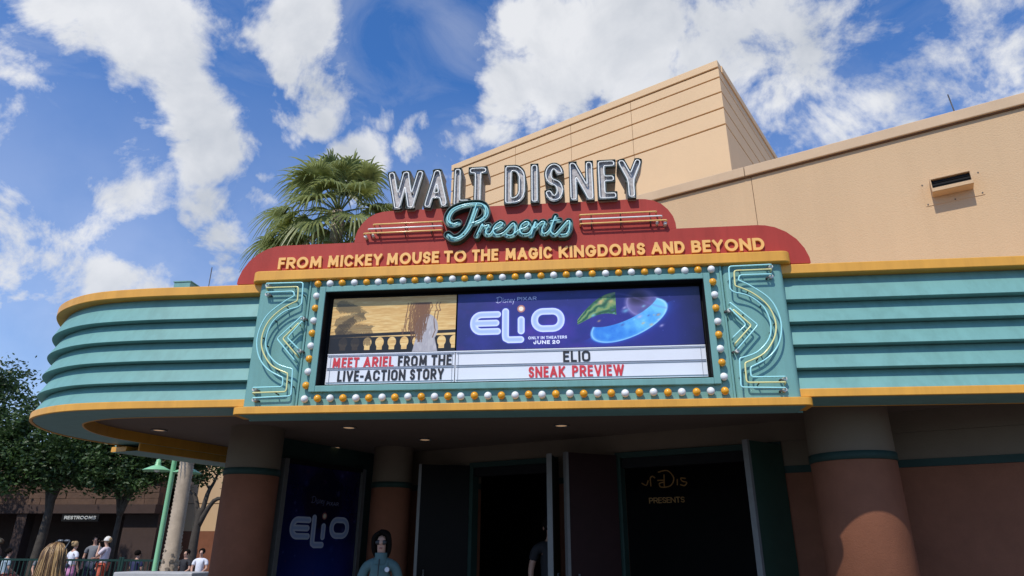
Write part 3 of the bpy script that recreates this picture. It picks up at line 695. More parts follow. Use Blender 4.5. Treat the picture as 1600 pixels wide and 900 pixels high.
# ------------------------------------------------------------------ red header board with the gold line of letters
hb=empty('header_board','stepped dark red board with rounded ends and raised gold tagline letters, above the display','sign',(-.7,.05,4.12))
HL=Vector((-.7,.05,4.12))
xm=-.701
rightp=[(2.236,4.14),(2.232,4.20),(2.20,4.30),(2.14,4.40),(2.05,4.485),(1.95,4.54),(1.86,4.565),(1.78,4.572)]
low=[(xm*2-x,z) for x,z in rightp]+[(x,z) for x,z in rightp[::-1]]
o=link('lower_board',solid([low[::-1]],.09),M['red'],hb,Vector((0,.03,0))-HL); bevel(o,.006)
ru=[(.988,4.576),(.985,4.64),(.965,4.72),(.92,4.80),(.86,4.865),(.78,4.91),(.70,4.93),(.62,4.935)]
upb=[(xm*2-x,z) for x,z in ru]+[(x,z) for x,z in ru[::-1]]
o=link('upper_board',solid([upb[::-1]],.08),M['red'],hb,Vector((0,.036,0))-HL); bevel(o,.006)
o=MB().box((-2.2,.13,4.15),(-2.1,.5,4.2)).box((.7,.13,4.15),(.8,.5,4.2)).box((-2.2,.125,4.1),(-2.12,.17,4.9)).box((.7,.125,4.1),(.78,.17,4.9)).build('back_brace',M['case'],hb); o.location=-HL
TW=[('FROM',-3.197,-2.712),('MICKEY',-2.652,-2.060),('MOUSE',-2.014,-1.454),('TO',-1.402,-1.166),('THE',-1.108,-.833),('MAGIC',-.763,-.275),('KINGDOMS',-.212,.656),('AND',.717,1.046),('BEYOND',1.113,1.818)]
for w_,a,b in TW:
    for o in word(w_,a,b,4.288,.132,.0285,.006,.023,M['gold'],hb,q=.5,op=42,gap=.014): o.location=Vector(o.location)-HL

# ------------------------------------------------------------------ channel letters
cl=empty('channel_letter_sign','row of tall grey open-faced metal letters with white neon tubing standing on the red board','sign',(-.7,.0,4.94))
CLL=Vector((-.7,0,4.94))
H_=.475; T_=.090
for c,x0,x1 in (('W',-2.062,-1.655),('A',-1.645,-1.375),('L',-1.327,-1.13),('T',-1.165,-.955),('D',-.775,-.54),('I',-.494,-.404),('S',-.348,-.135),('N',-.085,.178),('E',.214,.415),('Y',.430,.690)):
    w=x1-x0; q,op=.28,18
    key=dict(q=q,op=op,res=60)
    O_=gloops(c,w,H_,T_,q,op,0.0,60); I_=gloops(c,w,H_,T_,q,op,-.0045,60)
    Nn=gloops(c,w,H_,T_,q,op,-.018,60)
    loc=Vector((x0,-.03,4.915))-CLL
    body=solid(O_,.21); a=link('letter',body,M['case'],cl,loc+Vector((0,.040,0)))
    rim=solid(O_+I_,.0395); link('rim',rim,M['case_dk'],a,Vector((0,-.040,0)))
    link('face_panel',solid(I_,.003),M['case_in'],a,Vector((0,-.0035,0)))
    mb=MB()
    for lp_ in Nn:
        n=len(lp_); 
        P=[Vector((*p,0)) for p in lp_]; per=[]
        for i in range(n):
            A0=P[i]; A1=P[(i+1)%n]; m=max(1,int((A1-A0).length/.02))
            per+=[A0.lerp(A1,k/m) for k in range(m)]
        for _ in range(2): per=[(per[i-1]+per[i]*2+per[(i+1)%len(per)])/4 for i in range(len(per))]
        mb.tube([(p.x,-.034,p.y) for p in per],.0070,8,True)
    mb.build('neon_tube',M['neon_w'],a)
    cb=MB(); rnd=random.Random(ord(c))
    for k in range(5):
        for lp_ in Nn[:1]:
            p=lp_[int(rnd.random()*len(lp_))]; cb.tube([(p[0],-.004,p[1]),(p[0],-.032,p[1])],.007,6)
            cb.sphere((p[0]+rnd.uniform(-.004,.004),-.012,p[1]),.012,8,6)
    cb.build('tube_support',M['clip'],a)
o=MB().box((-2.02,.10,4.88),(.60,.16,4.914)).build('base_rail',M['case_dk'],cl); o.location=-CLL

# ------------------------------------------------------------------ script sign
sc=empty('script_sign','teal casing sign spelling a flowing script word with cyan neon on the red board','sign',(-.7,-.12,4.6)); SL=Vector((-.7,-.12,4.6))
scr={'P1':[(-1.254,4.707),(-1.311,4.694),(-1.356,4.728),(-1.362,4.792),(-1.315,4.868),(-1.207,4.914),(-1.081,4.926),(-1.002,4.911),(-.963,4.855),(-.966,4.780),(-1.027,4.722),(-1.123,4.689)],
'P2':[(-1.061,4.923),(-1.101,4.779),(-1.150,4.643),(-1.224,4.552),(-1.300,4.532),(-1.355,4.574)],
'r':[(-1.052,4.546),(-.997,4.672),(-.985,4.648),(-.925,4.662),(-.955,4.600),(-.947,4.559),(-.909,4.560),(-.877,4.603),(-.815,4.631),(-.779,4.668),(-.806,4.689),(-.858,4.655),(-.881,4.598),(-.850,4.549),(-.767,4.571),(-.673,4.672),(-.650,4.600),(-.672,4.541),(-.720,4.533),(-.743,4.549)],
'e2':[(-.680,4.538),(-.611,4.590),(-.540,4.618),(-.507,4.658),(-.535,4.682),(-.587,4.645),(-.602,4.579),(-.569,4.541),(-.500,4.560),(-.441,4.676)],
'n':[(-.489,4.522),(-.441,4.676),(-.452,4.600),(-.38,4.672),(-.344,4.660),(-.371,4.594),(-.370,4.547),(-.339,4.538),(-.290,4.590),(-.233,4.733)],
't':[(-.233,4.733),(-.282,4.589),(-.274,4.540),(-.232,4.530),(-.103,4.672),(-.091,4.590),(-.125,4.524),(-.186,4.517)],'tb':[(-.285,4.678),(-.190,4.684)]}
sp={k:cat_rom(v,5) for k,v in scr.items()}
def blob(levels,paths_r):
    x0,y0,cell=-1.47,4.40,.0045; X,Y=np.meshgrid(x0+np.arange(330)*cell,y0+np.arange(150)*cell); D=np.full(X.shape,9.0)
    for p,r in paths_r: D=np.minimum(D,strokes_sdf([p],r,X,Y))
    return [contours(D,x0,y0,cell,l,.0012) for l in levels]
pr=[(p,.046 if k[0]=='P' else .034) for k,p in sp.items()]
Oc,Ic=blob((0,-.008),pr)
o=link('casing',solid(Oc,.061),M['case_dk'],sc,Vector((0,-.032,0))-SL)
link('rim',solid(Oc+Ic,.025),M['case_dk'],o,(0,-.026,0))
pf=[(p,.026 if k[0]=='P' else .022) for k,p in sp.items()]; Fc,=blob((0,),pf); link('face_panel',solid(Fc,.004),M['case_t'],o,(0,-.0045,0))
mb=MB()
for k,p in sp.items():
    mb.tube([(x,-.06,z) for x,z in p],.0072,8)
o=mb.build('neon_tube',M['neon_c'],sc); o.location=-SL
mb=MB()
for k in ('P1','P2'):       # second parallel tube on the capital
    p=sp[k]; q=[(x+.022,z-.012) for x,z in p]; mb.tube([(x,-.055,z) for x,z in q[2:-2]],.006,8)
o=mb.build('neon_tube',M['neon_c'],sc); o.location=-SL
cb=MB(); rnd=random.Random(4)
for k,p in sp.items():
    for i in range(2,len(p),11): cb.tube([(p[i][0],-.034,p[i][1]),(p[i][0],-.057,p[i][1])],.007,6)
o=cb.build('tube_support',M['clip'],sc); o.location=-SL

# ------------------------------------------------------------------ neon bars
def bars(lab,X0,X1,side):
    t=empty('neon_bar_set',lab,'neon light',((X0+X1)/2,-.02,4.68),group='neon bars either side of the script sign'); TL=Vector(t.location)
    for z,ex,m in ((4.744,-.05,M['neon_o']),(4.692,0,M['neon_w']),(4.642,.045,M['neon_o'])):
        a,b=(X0-ex,X1) if side<0 else (X0,X1+ex)
        P=[(a,.03,z),(a,-.035,z),(b,-.035,z),(b,.03,z)]
        o=MB().tube(chamfer(P,.015),.0085,8).build('neon_tube',m,t); o.location=-TL
    for i in range(3):
        x=X0+(X1-X0)*(.14+.36*i); o=MB().tube([(x,.036,4.66+.03*(i%2)),(x,-.03,4.66+.03*(i%2))],.006,6).tube([(x,.036,4.61),(x,-.04,4.635)],.006,6).tube([(x,-.03,4.744),(x,.036,4.735)],.005,6).build('tube_support',M['clip'],t); o.location=-TL
    xe=X0 if side<0 else X1
    o=MB().tube([(xe-.03*side*-1,.036,4.61),(xe-.03*side*-1,-.02,4.62)],.017,8).build('electrode',M['porc'],t); o.location=-TL
    o=MB().tube([(xe+.05*side*-1,.036,4.62),(xe+.05*side*-1,-.02,4.63)],.014,8).build('electrode',M['porc'],t); o.location=-TL
bars('three horizontal neon tubes left of the script word, on the red board',-2.225,-1.43,-1)
bars('three horizontal neon tubes right of the script word, on the red board',.016,.845,1)

# ------------------------------------------------------------------ neon crescents on the end pylons
mA=[(-3.24,4.084),(-2.842,4.080),(-2.828,3.842),(-2.865,3.812),(-2.992,3.772),(-3.095,3.680),(-3.142,3.580),(-3.154,3.455),(-3.115,3.335),(-2.998,3.220),(-2.836,3.165),(-2.820,2.898),(-3.205,2.886)]
mY=[(-3.236,4.036),(-2.886,4.034),(-2.878,3.879),(-3.014,3.810),(-3.132,3.700),(-3.188,3.585),(-3.200,3.453),(-3.155,3.325),(-3.050,3.200),(-2.880,3.122),(-2.873,2.941),(-3.214,2.937)]
mBb=[(-3.230,3.985),(-2.932,3.987),(-2.914,3.935),(-3.023,3.871),(-3.170,3.745),(-3.236,3.600),(-3.246,3.440),(-3.195,3.285),(-3.087,3.165),(-2.923,3.080),(-2.918,2.990),(-3.218,2.988)]
ar=[[(-2.813,3.711),(-3.040,3.480),(-2.833,3.258)],[(-2.836,3.640),(-2.981,3.479),(-2.818,3.310)],[(-2.804,3.656),(-2.933,3.486),(-2.806,3.371)]]
def smoothc(P,a,b):   # keep corners, round the crescent part
    mid=cat_rom(P[a:b],5); return chamfer([(x,z) for x,z in P[:a]]+mid+P[b:],.025,3)
def ornament(lab,mir):
    f=(lambda x:-1.416-x) if mir else (lambda x:x)
    t=empty('neon_ornament',lab,'neon light',(f(-3.03),-.03,3.48),group='neon crescent and chevron ornaments on the end pylons'); TL=Vector(t.location)
    def tb(P,m,smo=None):
        Q=smoothc(P,*smo) if smo else chamfer(P,.02,3)
        pts=[(f(x),-.10,z) for x,z in Q]; pts=[(pts[0][0],-.045,pts[0][2]-.012)]+pts+[(pts[-1][0],-.045,pts[-1][2]-.012)]
        o=MB().tube(chamfer(pts,.01,2),.0078,8).build('neon_tube',m,t); o.location=-TL
    tb(mA,M['neon_c'],(3,11)); tb(mY,M['neon_y'],(2,10)); tb(mBb,M['neon_c'],(2,10))
    tb(ar[0],M['neon_c']); tb(ar[1],M['neon_y']); tb(ar[2],M['neon_c'])
    for x,z in (mA[0],mBb[0],mA[-1],mBb[-1],ar[2][0] if mir else ar[0][0],ar[0][-1] if mir else ar[2][-1]):
        o=MB().tube([(f(x),-.0305,z-.012),(f(x),-.082,z-.012)],.019,10).build('electrode',M['porc'],t); o.location=-TL
        o=MB().tube([(f(x)+.035*(-1 if mir else 1),-.0305,z-.02),(f(x)+.035*(-1 if mir else 1),-.07,z-.02)],.011,8).build('electrode',M['clip'],t); o.location=-TL
    for x,z in ((-2.835,3.95),(-3.1,3.682),(-3.2,3.5),(-3.152,3.42),(-3.05,3.2),(-2.88,3.05),(-2.95,4.05),(-2.98,2.93),(-3.0,3.83),(-3.0,3.16),(-2.93,3.6),(-2.90,3.40),(-2.83,3.0)):
        o=MB().tube([(f(x),-.0305,z),(f(x),-.096,z)],.0065,6).build('tube_support',M['clip'],t); o.location=-TL
ornament('cyan and yellow neon crescent with chevron on the pylon left of the display',False)
ornament('cyan and yellow neon crescent with chevron on the pylon right of the display',True)

# ------------------------------------------------------------------ columns
def column(name,lab,cx,cy,r,grp='thick round columns under the canopy'):
    t=empty(name,lab,'column',(cx,cy,0),group=grp)
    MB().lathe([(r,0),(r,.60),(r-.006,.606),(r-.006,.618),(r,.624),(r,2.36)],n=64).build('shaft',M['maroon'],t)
    MB().lathe([(r,2.362),(r+.012,2.362),(r+.012,2.44),(r,2.44)],n=64).build('band',M['band'],t)
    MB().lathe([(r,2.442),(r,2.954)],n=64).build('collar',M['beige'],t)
    return t
column('column','round maroon column with beige top at the right end of the doors, partly sunlit',2.70,1.12,.40)
column('column','round maroon column with beige top standing between the poster case and the street',-4.20,2.06,.33)
column('column','slim round column in deep shade between the poster case and the open doors',-2.95,4.02,.30)
tp(MB().box((1.9,3.0,.0),(2.0,3.01,.01)),'threshold',M['alu'])

# poster wall and case
pa,pb=Vector((-4.13,2.80)),Vector((-3.49,4.36)); pu=(pb-pa).normalized(); pn=Vector((-pu.y,pu.x))
w=(pb-pa).length
tp(MB().obox(pa,pu,pn,-.25,w+.35,.07,.35,0,3.0),'entry_side_wall',M['band'])
pc=empty('poster_case','tall navy film poster in a slim aluminium frame behind the left column','poster',(pa.x,pa.y,0))
def pcb(mb,n,m,bw=0):
    o=mb.build(n,m,pc); o.location=(-pa.x,-pa.y,0)
    if bw: bevel(o,bw)
    return o
fb=.075
for a,b,z0,z1 in ((0,fb,.2,2.68),(w-fb,w,.2,2.68)): pcb(MB().obox(pa,pu,pn,a,b,-.02,.068,z0,z1),'frame_bar',M['alu'],.004)
pcb(MB().obox(pa,pu,pn,fb,w-fb,-.018,.067,2.63,2.68),'frame_bar',M['black'],.004); pcb(MB().obox(pa,pu,pn,fb,w-fb,-.018,.067,.2,.27),'frame_bar',M['alu'],.004)
def tall_poster():
    W_,H_=600,960; X,Y=np.meshgrid(np.arange(W_)+.5,np.arange(H_)+.5); A=np.zeros((H_,W_,3)); A[:]=(.03,.04,.16)
    n=fbm(X,Y,160,31); A=lerp(A,(.22,.14,.38),np.clip(n-.45,0,1)*1.6); A=lerp(A,(.10,.25,.60),np.exp(-((X-300)**2/300**2+(Y-650)**2/300**2))*.7)
    d=np.hypot((X-300)/150,(Y-180)/170)-1; A=lerp(A,(.03,.03,.07),sm(d,.3)*.8)
    rs=np.random.RandomState(9)
    for _ in range(50):
        x,y,r=rs.rand()*W_,rs.rand()*H_,rs.rand()*14+3; c=[(.5,.2,.25),(.3,.35,.7),(.6,.6,.8)][rs.randint(3)]; A=lerp(A,c,np.exp(-((X-x)**2+(Y-y)**2)/(r*r))*.35)
    for cx,cy,r,c in ((170,800,105,(.38,.34,.40)),(360,790,70,(.30,.24,.16)),(480,800,60,(.18,.34,.48)),(300,880,120,(.16,.26,.22))):
        d=np.hypot(X-cx,Y-cy)-r; A=lerp(A,c,sm(d,40)*.8); A=lerp(A,(.5,.6,.8),np.exp(-np.abs(d)/8)*.2)
    k=.83; A=title(A,X,Y,2,198,k*.98,.35,.92); A=script(A,X,Y,200,165,.9,(.5,.52,.62)); rtext(A,X,Y,'PIXAR',330,430,212,22,4,(.5,.52,.62))
    return A*.88
tpm=img_mat('tall_film_print',tall_poster(),.25)
q=[pa+pu*(fb+.002)-pn*.0,pa+pu*(w-fb-.002)]
o=pcb(MB().obox(pa,pu,pn,fb,w-fb,.03,.06,.27,2.63),'backing_board',M['black'])
a_,b_=pa+pu*(fb+.01)+pn*.026,pa+pu*(w-fb-.01)+pn*.026
o=quad('print',tpm,pc,[(a_.x,a_.y,.28),(b_.x,b_.y,.28),(b_.x,b_.y,2.62),(a_.x,a_.y,2.62)],(-pa.x,-pa.y,0))

# faint sign inside the lobby: only part of the words shows through the doorway
ls=empty('lobby_sign','dim gold lettering on the dark wall inside the right doorway','sign',wp(2.0,2.6,0))
LSL=Vector(ls.location)
ls.rotation_euler=(0,0,-A25)
MB().box((-2.4,.02,-2.55),(1.6,.1,.42)).build('sign_panel',M['black'],ls,(0,0,0)); ls.location.z=2.5
for o in word('PRESENTS',-1.75,-1.15,-.27,.09,.013,-.004,.018,M['gold_dim'],ls,q=.3,op=10): pass
mb=MB()
for P in ([(-1.86,.06),(-1.78,.02),(-1.74,.10)],[(-1.70,.0),(-1.70,.13),(-1.66,.16),(-1.62,.13)],[(-1.58,.09),(-1.47,.09)],[(-1.56,.22),(-1.40,.24),(-1.30,.12),(-1.36,.0),(-1.52,-.02),(-1.55,.04),(-1.46,.06)],[(-1.46,.18),(-1.47,-.01)],[(-1.24,.10),(-1.25,.0)],[(-1.10,.10),(-1.18,.11),(-1.16,.06),(-1.09,.04),(-1.13,-.01),(-1.20,.01)]):
    mb.tube([(x,0,z) for x,z in cat_rom(P,4)],.011,6)
mb.build('script_letter',M['gold_dim'],ls)
# ------------------------------------------------------------------ downlights
dl=MB().lathe([(.075,0),(.095,0),(.095,-.012),(.085,-.014),(.075,-.004)],n=24).me(); dl.materials.append(M['alu'])
ll=MB(); ll.lathe([(0.001,-.003),(.074,-.003)],n=24); ll=ll.me(); ll.materials.append(M['lamp'])
for x,y,lab in ((-5.54,2.02,'recessed round downlight in the curved left end of the canopy ceiling'),(-2.985,2.03,'recessed downlight in the ceiling right of the left column'),(-3.8,3.77,'recessed downlight just above the tall poster case'),(-2.255,3.11,'bright recessed downlight left of the open doors'),(-.30,2.10,'recessed downlight over the middle doors')):
    t=empty('recessed_light',lab,'ceiling light',(x,y,2.953),group='recessed downlights in the canopy ceiling')
    link('trim_ring',dl,None,t); link('lens',ll,None,t)

# ------------------------------------------------------------------ vent hood on the wall
vh=empty('vent_hood','small tan sheet metal vent hood screwed to the right wall','vent',wp(sx(4.33),0,5.45),0)
VL=Vector(vh.location)
def vb(mb,n,m,bw=0):
    o=mb.build(n,m,vh); o.location=-VL
    if bw: bevel(o,bw)
    return o
s0,s1=sx(4.515),sx(4.150)
vb(MB().obox(W0,U,NB,sx(4.60),sx(4.075),-.006,.0,5.30,5.60),'back_plate',M['tan'])
vb(MB().obox(W0,U,NB,s0,s1,-.16,-.0065,5.555,5.575).obox(W0,U,NB,s0,s0+.012,-.16,-.0065,5.41,5.554).obox(W0,U,NB,s1-.012,s1,-.16,-.0065,5.41,5.554).obox(W0,U,NB,s0,s1,-.165,-.0065,5.395,5.409).obox(W0,U,NB,s0,s1,-.17,-.155,5.395,5.44),'hood',M['tan'],.003)
for k in range(3): vb(MB().obox(W0,U,NB,s0+.014,s1-.014,-.13,-.11,5.445+k*.036,5.47+k*.036),'louver',M['black'])
vb(MB().obox(W0,U,NB,s0+.013,s1-.013,-.10,-.0066,5.41,5.554),'duct_back',M['black'])
for s_,z in ((sx(4.085),5.58),(sx(4.59),5.585),(sx(4.095),5.32),(sx(4.58),5.325),(sx(4.34),5.315)):
    p=wp(s_,-.0062,z); q=wp(s_,-.012,z); vb(MB().tube([p,q],.008,8),'screw',M['clip'])

# roof things
rv=empty('roof_vent_box','small teal metal box on the left wing roof behind the orange trim','vent box',(-4.85,1.0,4.06)); 
MB().box((-.11,-.1,0),(.10,.12,.50)).build('housing',M['teal'],rv); MB().box((.105,-.05,0),(.20,.1,.44)).build('side_box',M['teal'],rv); MB().box((-.12,-.11,.5005),(.11,.13,.512)).build('lid',M['teal'],rv)
an=tag(MB().tube([(0,0,0),(0,0,.75)],.006,6).build('antenna',M['clip'],None,(-4.6,1.05,4.06)),'thin whip antenna on the left wing roof beside the teal box','antenna')
an2=tag(MB().tube([(0,0,0),(0,0,.16),(-.02,0,.40)],.008,6).build('antenna',M['clip'],None,wp(sx(4.56),.2,6.42)),'short dark mast on the parapet of the tan building at right','antenna')

# ================================================================== the street at left
M['leaf']=mat('oak_leaf',(.032,.072,.020),.5,.45,1.2,trans=.3,col2=(.075,.14,.035))
M['bark']=mat('oak_bark',(.055,.045,.036),.9,.35,9,.6,30)
M['palmtrunk']=mat('palm_trunk',(.40,.32,.235),.85,.2,5,.4,40)
M['frond']=mat('palm_frond',(.16,.225,.06),.40,.35,3.2,trans=.5,col2=(.44,.48,.18))
M['frond_dry']=mat('dry_palm_frond',(.24,.19,.09),.7,.3,3,trans=.2)
M['lamp_green']=mat('mint_green_paint',(.25,.56,.31),.4,.05,3)
M['fence']=mat('dark_green_metal',(.010,.035,.027),.5,.15,5,spec=.25)
M['stone']=mat('frieze_stone',(.105,.06,.04),.85,.3,2.5,.6,12)
M['fascia']=mat('brown_fascia',(.05,.028,.023),.8,.15,3,.1)
M['grey']=mat('grey_concrete_cap',(.42,.42,.42),.8,.1,6,.2,40)
M['peach']=mat('peach_stucco',(.66,.45,.30),.85,.05,2)

def house(name,lab,cat,loc):
    return empty(name,lab,cat,loc)
rb=empty('restroom_building','low brown building with a stone frieze and deep dark doorway behind the oak trees','building',(-20,20,0)); RL=Vector((-20,20,0))
def rbx(n,m,a,b,bw=0):
    o=MB().box(a,b).build(n,m,rb); o.location=-RL
    if bw: bevel(o,bw)
    return o
rbx('back_wall',M['fascia'],(-42,24,0),(-17.2,24.3,4.6)); rbx('side_wall',M['fascia'],(-18.6,20.3,0),(-17.15,24,2.75)); rbx('fascia_beam',M['fascia'],(-42,19.9,2.72),(-17.1,20.4,3.06),.01)
for k in range(4):
    o_=0 if k%2 else .45; x=-42+o_
    z0=3.066+k*.235
    while x<-17.4:
        w_=random.uniform(.75,1.25); x1=min(x+w_,-17.12)
        if x<-27: x=x1; continue
        d=random.uniform(0,.035)
        rbx('frieze_stone',M['stone'],(x+.006,20.02-d,z0),(x1-.006,20.3,z0+.228),.008); x=x1
rbx('frieze_backing',M['groove'],(-42,20.06,3.062),(-17.13,20.5,4.02)); rbx('roof_edge',M['fascia'],(-42,19.85,4.02),(-17.1,20.6,4.16),.01)
rbx('upper_wall',M['peach'],(-42,21.2,4.0),(-17.0,24.2,5.3)); rbx('roof',M['grey'],(-42,20.6,4.1),(-17.0,24.2,4.2)); rbx('soffit',M['fascia'],(-42,20.4,2.9),(-17.2,24,3.0))
for x in (-40,-36.5,-33,-29.6,-26.4,-23.1): rbx('pier',M['fascia'],(x,20.0,0),(x+.45,20.45,2.715),.01)
rs_=empty('restroom_sign','small dark hanging sign with pale capital letters under the brown fascia','sign',(-20.2,19.95,2.55)); RSL=Vector(rs_.location)
o=MB().box((-21.05,19.93,2.42),(-19.45,19.98,2.70)).build('sign_panel',M['black'],rs_); o.location=-RSL
M['signw']=mat('pale_sign_letter',(.62,.64,.62),.5,.05,5)
for o in word('RESTROOMS',-20.93,-19.57,2.50,.13,.026,19.915,.012,M['signw'],rs_,q=.5,op=40): o.location=Vector(o.location)-RSL
tb_=empty('tan_rear_building','plain tan stucco building with brown base seen between the palm trunk and the left column','building',(-15,22,0)); TBL=Vector((-15,22,0))
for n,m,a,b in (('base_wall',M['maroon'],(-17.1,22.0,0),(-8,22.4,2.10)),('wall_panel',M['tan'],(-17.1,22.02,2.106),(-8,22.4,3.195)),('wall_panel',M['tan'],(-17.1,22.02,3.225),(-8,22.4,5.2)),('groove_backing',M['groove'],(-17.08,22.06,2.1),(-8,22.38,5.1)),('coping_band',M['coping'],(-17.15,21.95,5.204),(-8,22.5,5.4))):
    o=MB().box(a,b).build(n,m,tb_); o.location=-TBL; bevel(o,.008)

def oak(lab,base,lean,limbs,blobs,seed,ncl=230,tr=.20,grp='oak trees in front of the brown building'):
    t=empty('oak_tree',lab,'tree',base,group=grp); rnd=random.Random(seed)
    mb=MB(); top=Vector(lean); P=[Vector((0,0,-.1)),Vector((0,0,.1)),top*.35+Vector((rnd.uniform(-.05,.05),0,0)),top*.7+Vector((rnd.uniform(-.06,.06),0,0)),top]
    mb.tube([tuple(p) for p in cat_rom(P,4)],[tr-tr*.5*i/16 for i in range(17)],10)
    for l in limbs:
        q=[top*.8,top*.95+Vector(l)*.25+Vector((0,0,.1)),top*.9+Vector(l)*.6,top*.9+Vector(l)]; c=cat_rom(q,4); mb.tube(c,[.095-.075*i/(len(c)-1) for i in range(len(c))],7)
        for k in range(4):
            a=Vector(c[rnd.randint(5,len(c)-1)]); d=Vector((rnd.uniform(-1,1),rnd.uniform(-1,1),rnd.uniform(-.1,1)))*.9; mb.tube([a,a+d*.5+Vector((0,0,.05)),a+d],[.03,.02,.008],5)
    mb.build('trunk',M['bark'],t)
    V=[];F=[]
    for k in range(ncl):
        bx=rnd.choices(blobs,weights=[b[3]**2 for b in blobs])[0]; d=Vector((rnd.gauss(0,1),rnd.gauss(0,1),rnd.gauss(0,1))).normalized(); rr=bx[3]*(.45+.6*rnd.random()**.6)
        c=Vector(bx[:3])+Vector((d.x*rr,d.y*rr,d.z*rr*.72)); cr_=rnd.uniform(.22,.48)
        for j in range(50):
            p=c+Vector((rnd.gauss(0,1),rnd.gauss(0,1),rnd.gauss(0,.7)))*cr_*.55
            u=Vector((rnd.gauss(0,1),rnd.gauss(0,1),rnd.gauss(0,.6))).normalized(); v=u.orthogonal().normalized(); v.rotate(Matrix.Rotation(rnd.random()*6.28,3,u)); a=rnd.uniform(.055,.095); b=a*.45
            i=len(V); V+= [p-u*a,p+v*b,p+u*a,p-v*b]; F.append((i,i+1,i+2,i+3))
    link('crown',mesh(V,F),M['leaf'],t); return t
oak('big dense oak tree at the far left edge, taller than the others',(-20.4,14.6,0),(-.2,0,3.2),[(-1.8,.3,1.8),(1.6,-.3,1.7),(.2,.6,2.6)],[(-.4,0,6.0,1.9),(-2.2,0,5.0,1.8),(1.4,.2,4.9,1.7),(.2,-.8,4.2,1.7),(-.3,.3,7.0,1.2),(2.4,.2,4.2,1.1),(-3,0,6.2,1.4),(.8,-.5,3.7,.9),(-1.2,-.5,3.6,.9)],1,520)
oak('leaning oak with a pale bark patch behind the long-haired woman',(-17.75,15,0),(.15,0,3.3),[(-1.6,.3,1.3),(1.3,-.2,1.5),(.1,.5,1.9)],[(0,0,5.0,1.7),(-1.3,-.2,4.3,1.2),(1.3,0,4.4,1.3),(.5,-.4,3.9,.9),(-.8,-.5,3.7,.8),(1.6,-.3,3.6,.6)],2,330)
oak('slender oak trunk beside the restroom sign',(-15.72,15.9,0),(.0,0,3.1),[(-1.3,.2,1.2),(1.5,-.2,1.2),(.2,.5,1.7)],[(0,0,4.9,1.5),(-1.2,-.2,4.2,1.0),(1.2,.1,4.5,1.1),(1.9,0,4.1,.6),(.6,-.6,3.7,.8),(-.6,-.6,3.8,.7)],3,330,.125)
oak('oak behind the palm trunk with one limb reaching right over the tan wall',(-12.72,15.6,0),(.05,0,2.7),[(1.6,-.1,1.0),(-1.2,.2,1.5),(.3,.4,1.9)],[(0,0,4.9,1.1),(1.2,0,4.3,.8),(-1.2,.1,4.5,.9),(.6,0,4.0,.4),(-.4,.1,3.9,.5)],4,120)
oak('rounded oak beyond the roof of the brown building',(-26.5,17.5,0),(0,0,3.5),[(1.5,0,1.5),(-1.5,0,1.6)],[(0,0,6,2.3),(2,0,5,1.6),(-2,0,5,1.8),(0,-1,4.2,1.4)],5,300)

